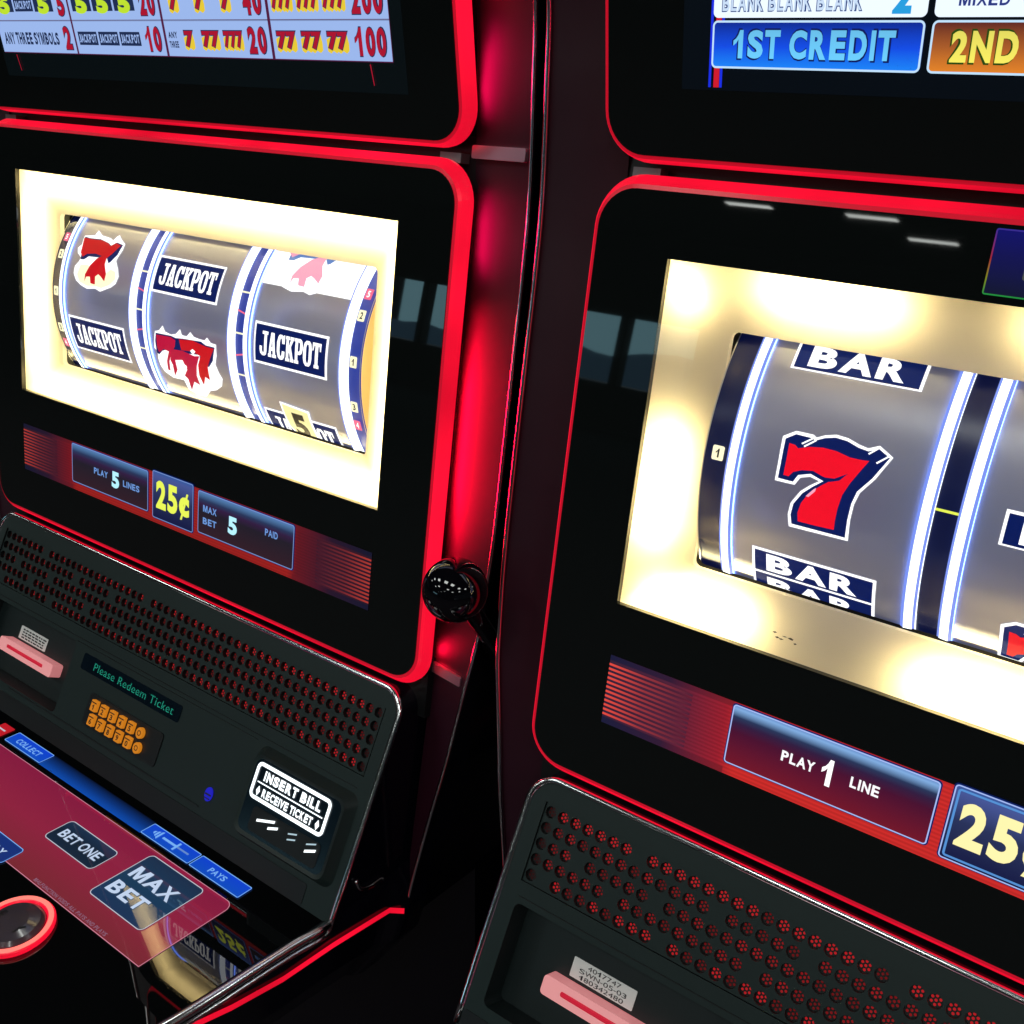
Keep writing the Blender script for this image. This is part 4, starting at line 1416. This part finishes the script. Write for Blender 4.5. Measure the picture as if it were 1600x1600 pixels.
machine((.2, 0, 0), 0, 'slot machine with black ball lever, showing flaming sevens and JACKPOT plates')
machine((.2 + DX, -DZ / CT, .0022), 1, 'slot machine showing a plain red seven between BAR plates, without lever in view')

# ------------------------------------------------------------------ what the glass reflects: far windows and ceiling lights of the hall, with nearer lights added for the chrome
m_wall = pmat('dark_hall_wall', (.05, .055, .055), .9, noise=.03, nscale=4)
m_sky = emat('overcast_daylight', (.36, .72, .84), 3.2, (0, 0, 0), 1., 0.)
m_hill = emat('hazy_hills', (.10, .22, .34), 1.3, (.02, .03, .04), 1., 0.)
m_tarmac = emat('daylit_apron', (.30, .36, .38), 1.2, (.05, .05, .05), 1., 0.)
YW = -16.
wall = MB()
xs0, xs1 = -16.0, -6.6
za, zb = .82, 2.05
def wq(x0, z0, x1, z1, y0=YW, y1=YW - .25):
    wall.add([(x0, y0, z0), (x1, y0, z0), (x1, y0, z1), (x0, y0, z1), (x0, y1, z0), (x1, y1, z0), (x1, y1, z1), (x0, y1, z1)],
             [(0, 1, 2, 3), (5, 4, 7, 6), (4, 5, 1, 0), (3, 2, 6, 7), (4, 0, 3, 7), (1, 5, 6, 2)], m_wall)
wq(xs0, 0, xs1, za); wq(xs0, zb, xs1, 3.6)
wq(xs1 - .1, 0, 12, 3.6)
wq(-40, 0, xs0 - .01, 3.6)
x = xs0
while x < xs1:
    wq(x, za, x + .16, zb)
    x += 1.55
wo = wall.build('window_wall')
wo['label'] = 'dark hall wall with a row of tall windows, seen only mirrored in the glass'
wo['category'] = 'wall'
simple('sky', [(-60, -70, -10), (20, -70, -10), (20, -70, 40), (-60, -70, 40)], [(0, 1, 2, 3)], m_sky)
hv = []
random.seed(5)
n = 60
for i in range(n + 1):
    x = -60 + 80 * i / n
    h = 1.1 + 1.4 * math.exp(-((x + 31.0) / 3.4) ** 2) + .7 * math.exp(-((x + 40) / 5) ** 2) + .25 * math.sin(i * 1.7) * .5
    hv += [(x, -66, -6), (x, -66, h)]
simple('hills', hv, [(2 * i, 2 * i + 2, 2 * i + 3, 2 * i + 1) for i in range(n)], m_hill)
simple('ground', [(-60, -66, -.4), (20, -66, -.4), (20, YW - .3, -.05), (-60, YW - .3, -.05)], [(0, 1, 2, 3)], m_tarmac)
simple('ceiling', [(-40, -16, 3.5), (-40, 6, 3.5), (12, 6, 3.5), (12, -16, 3.5)], [(0, 1, 2, 3)], m_wall)
m_lamp = emat('ceiling_lamp', (.95, 1.0, .95), 11)
m_lampf = pmat('lamp_frame', (.3, .3, .3), .5)
for (x, y) in ((-4.6, -12.0), (-3.05, -12.0), (-2.6, -13.2), (-1.2, -9.0), (1.4, -4.5), (-1.8, -4.5), (.2, -2.2), (1.6, -2.2), (-1.6, -2.2), (.6, -7.0), (3.6, -2.2), (3.6, -5.5), (5.4, -1.0), (5.4, -3.5), (-3.6, -2.2), (-4.0, -5.5), (-6.5, -3.0), (2.6, .6), (-.6, .6)):
    lt = MB()
    hx, hy = (.30, .09) if y < -6.5 else (.34, .30)  # far ones show as glints; near ones are added, enlarged to brighten chrome
    lt.add([(x - hx, y - hy, 3.46), (x + hx, y - hy, 3.46), (x + hx, y + hy, 3.46), (x - hx, y + hy, 3.46)], [(3, 2, 1, 0)], m_lamp)
    hx, hy = hx + .03, hy + .03
    lt.add([(x - hx, y - hy, 3.47), (x + hx, y - hy, 3.47), (x + hx, y + hy, 3.47), (x - hx, y + hy, 3.47), (x - hx, y - hy, 3.499), (x + hx, y - hy, 3.499), (x + hx, y + hy, 3.499), (x - hx, y + hy, 3.499)],
           [(3, 2, 1, 0), (0, 1, 5, 4), (1, 2, 6, 5), (2, 3, 7, 6), (3, 0, 4, 7)], m_lampf)
    o = lt.build('ceiling_light')
    o['label'] = 'lit ceiling light of the hall, out of view; nearer ones added to brighten chrome'
    o['category'] = 'ceiling light'
    o['group'] = 'ceiling lights of the hall'
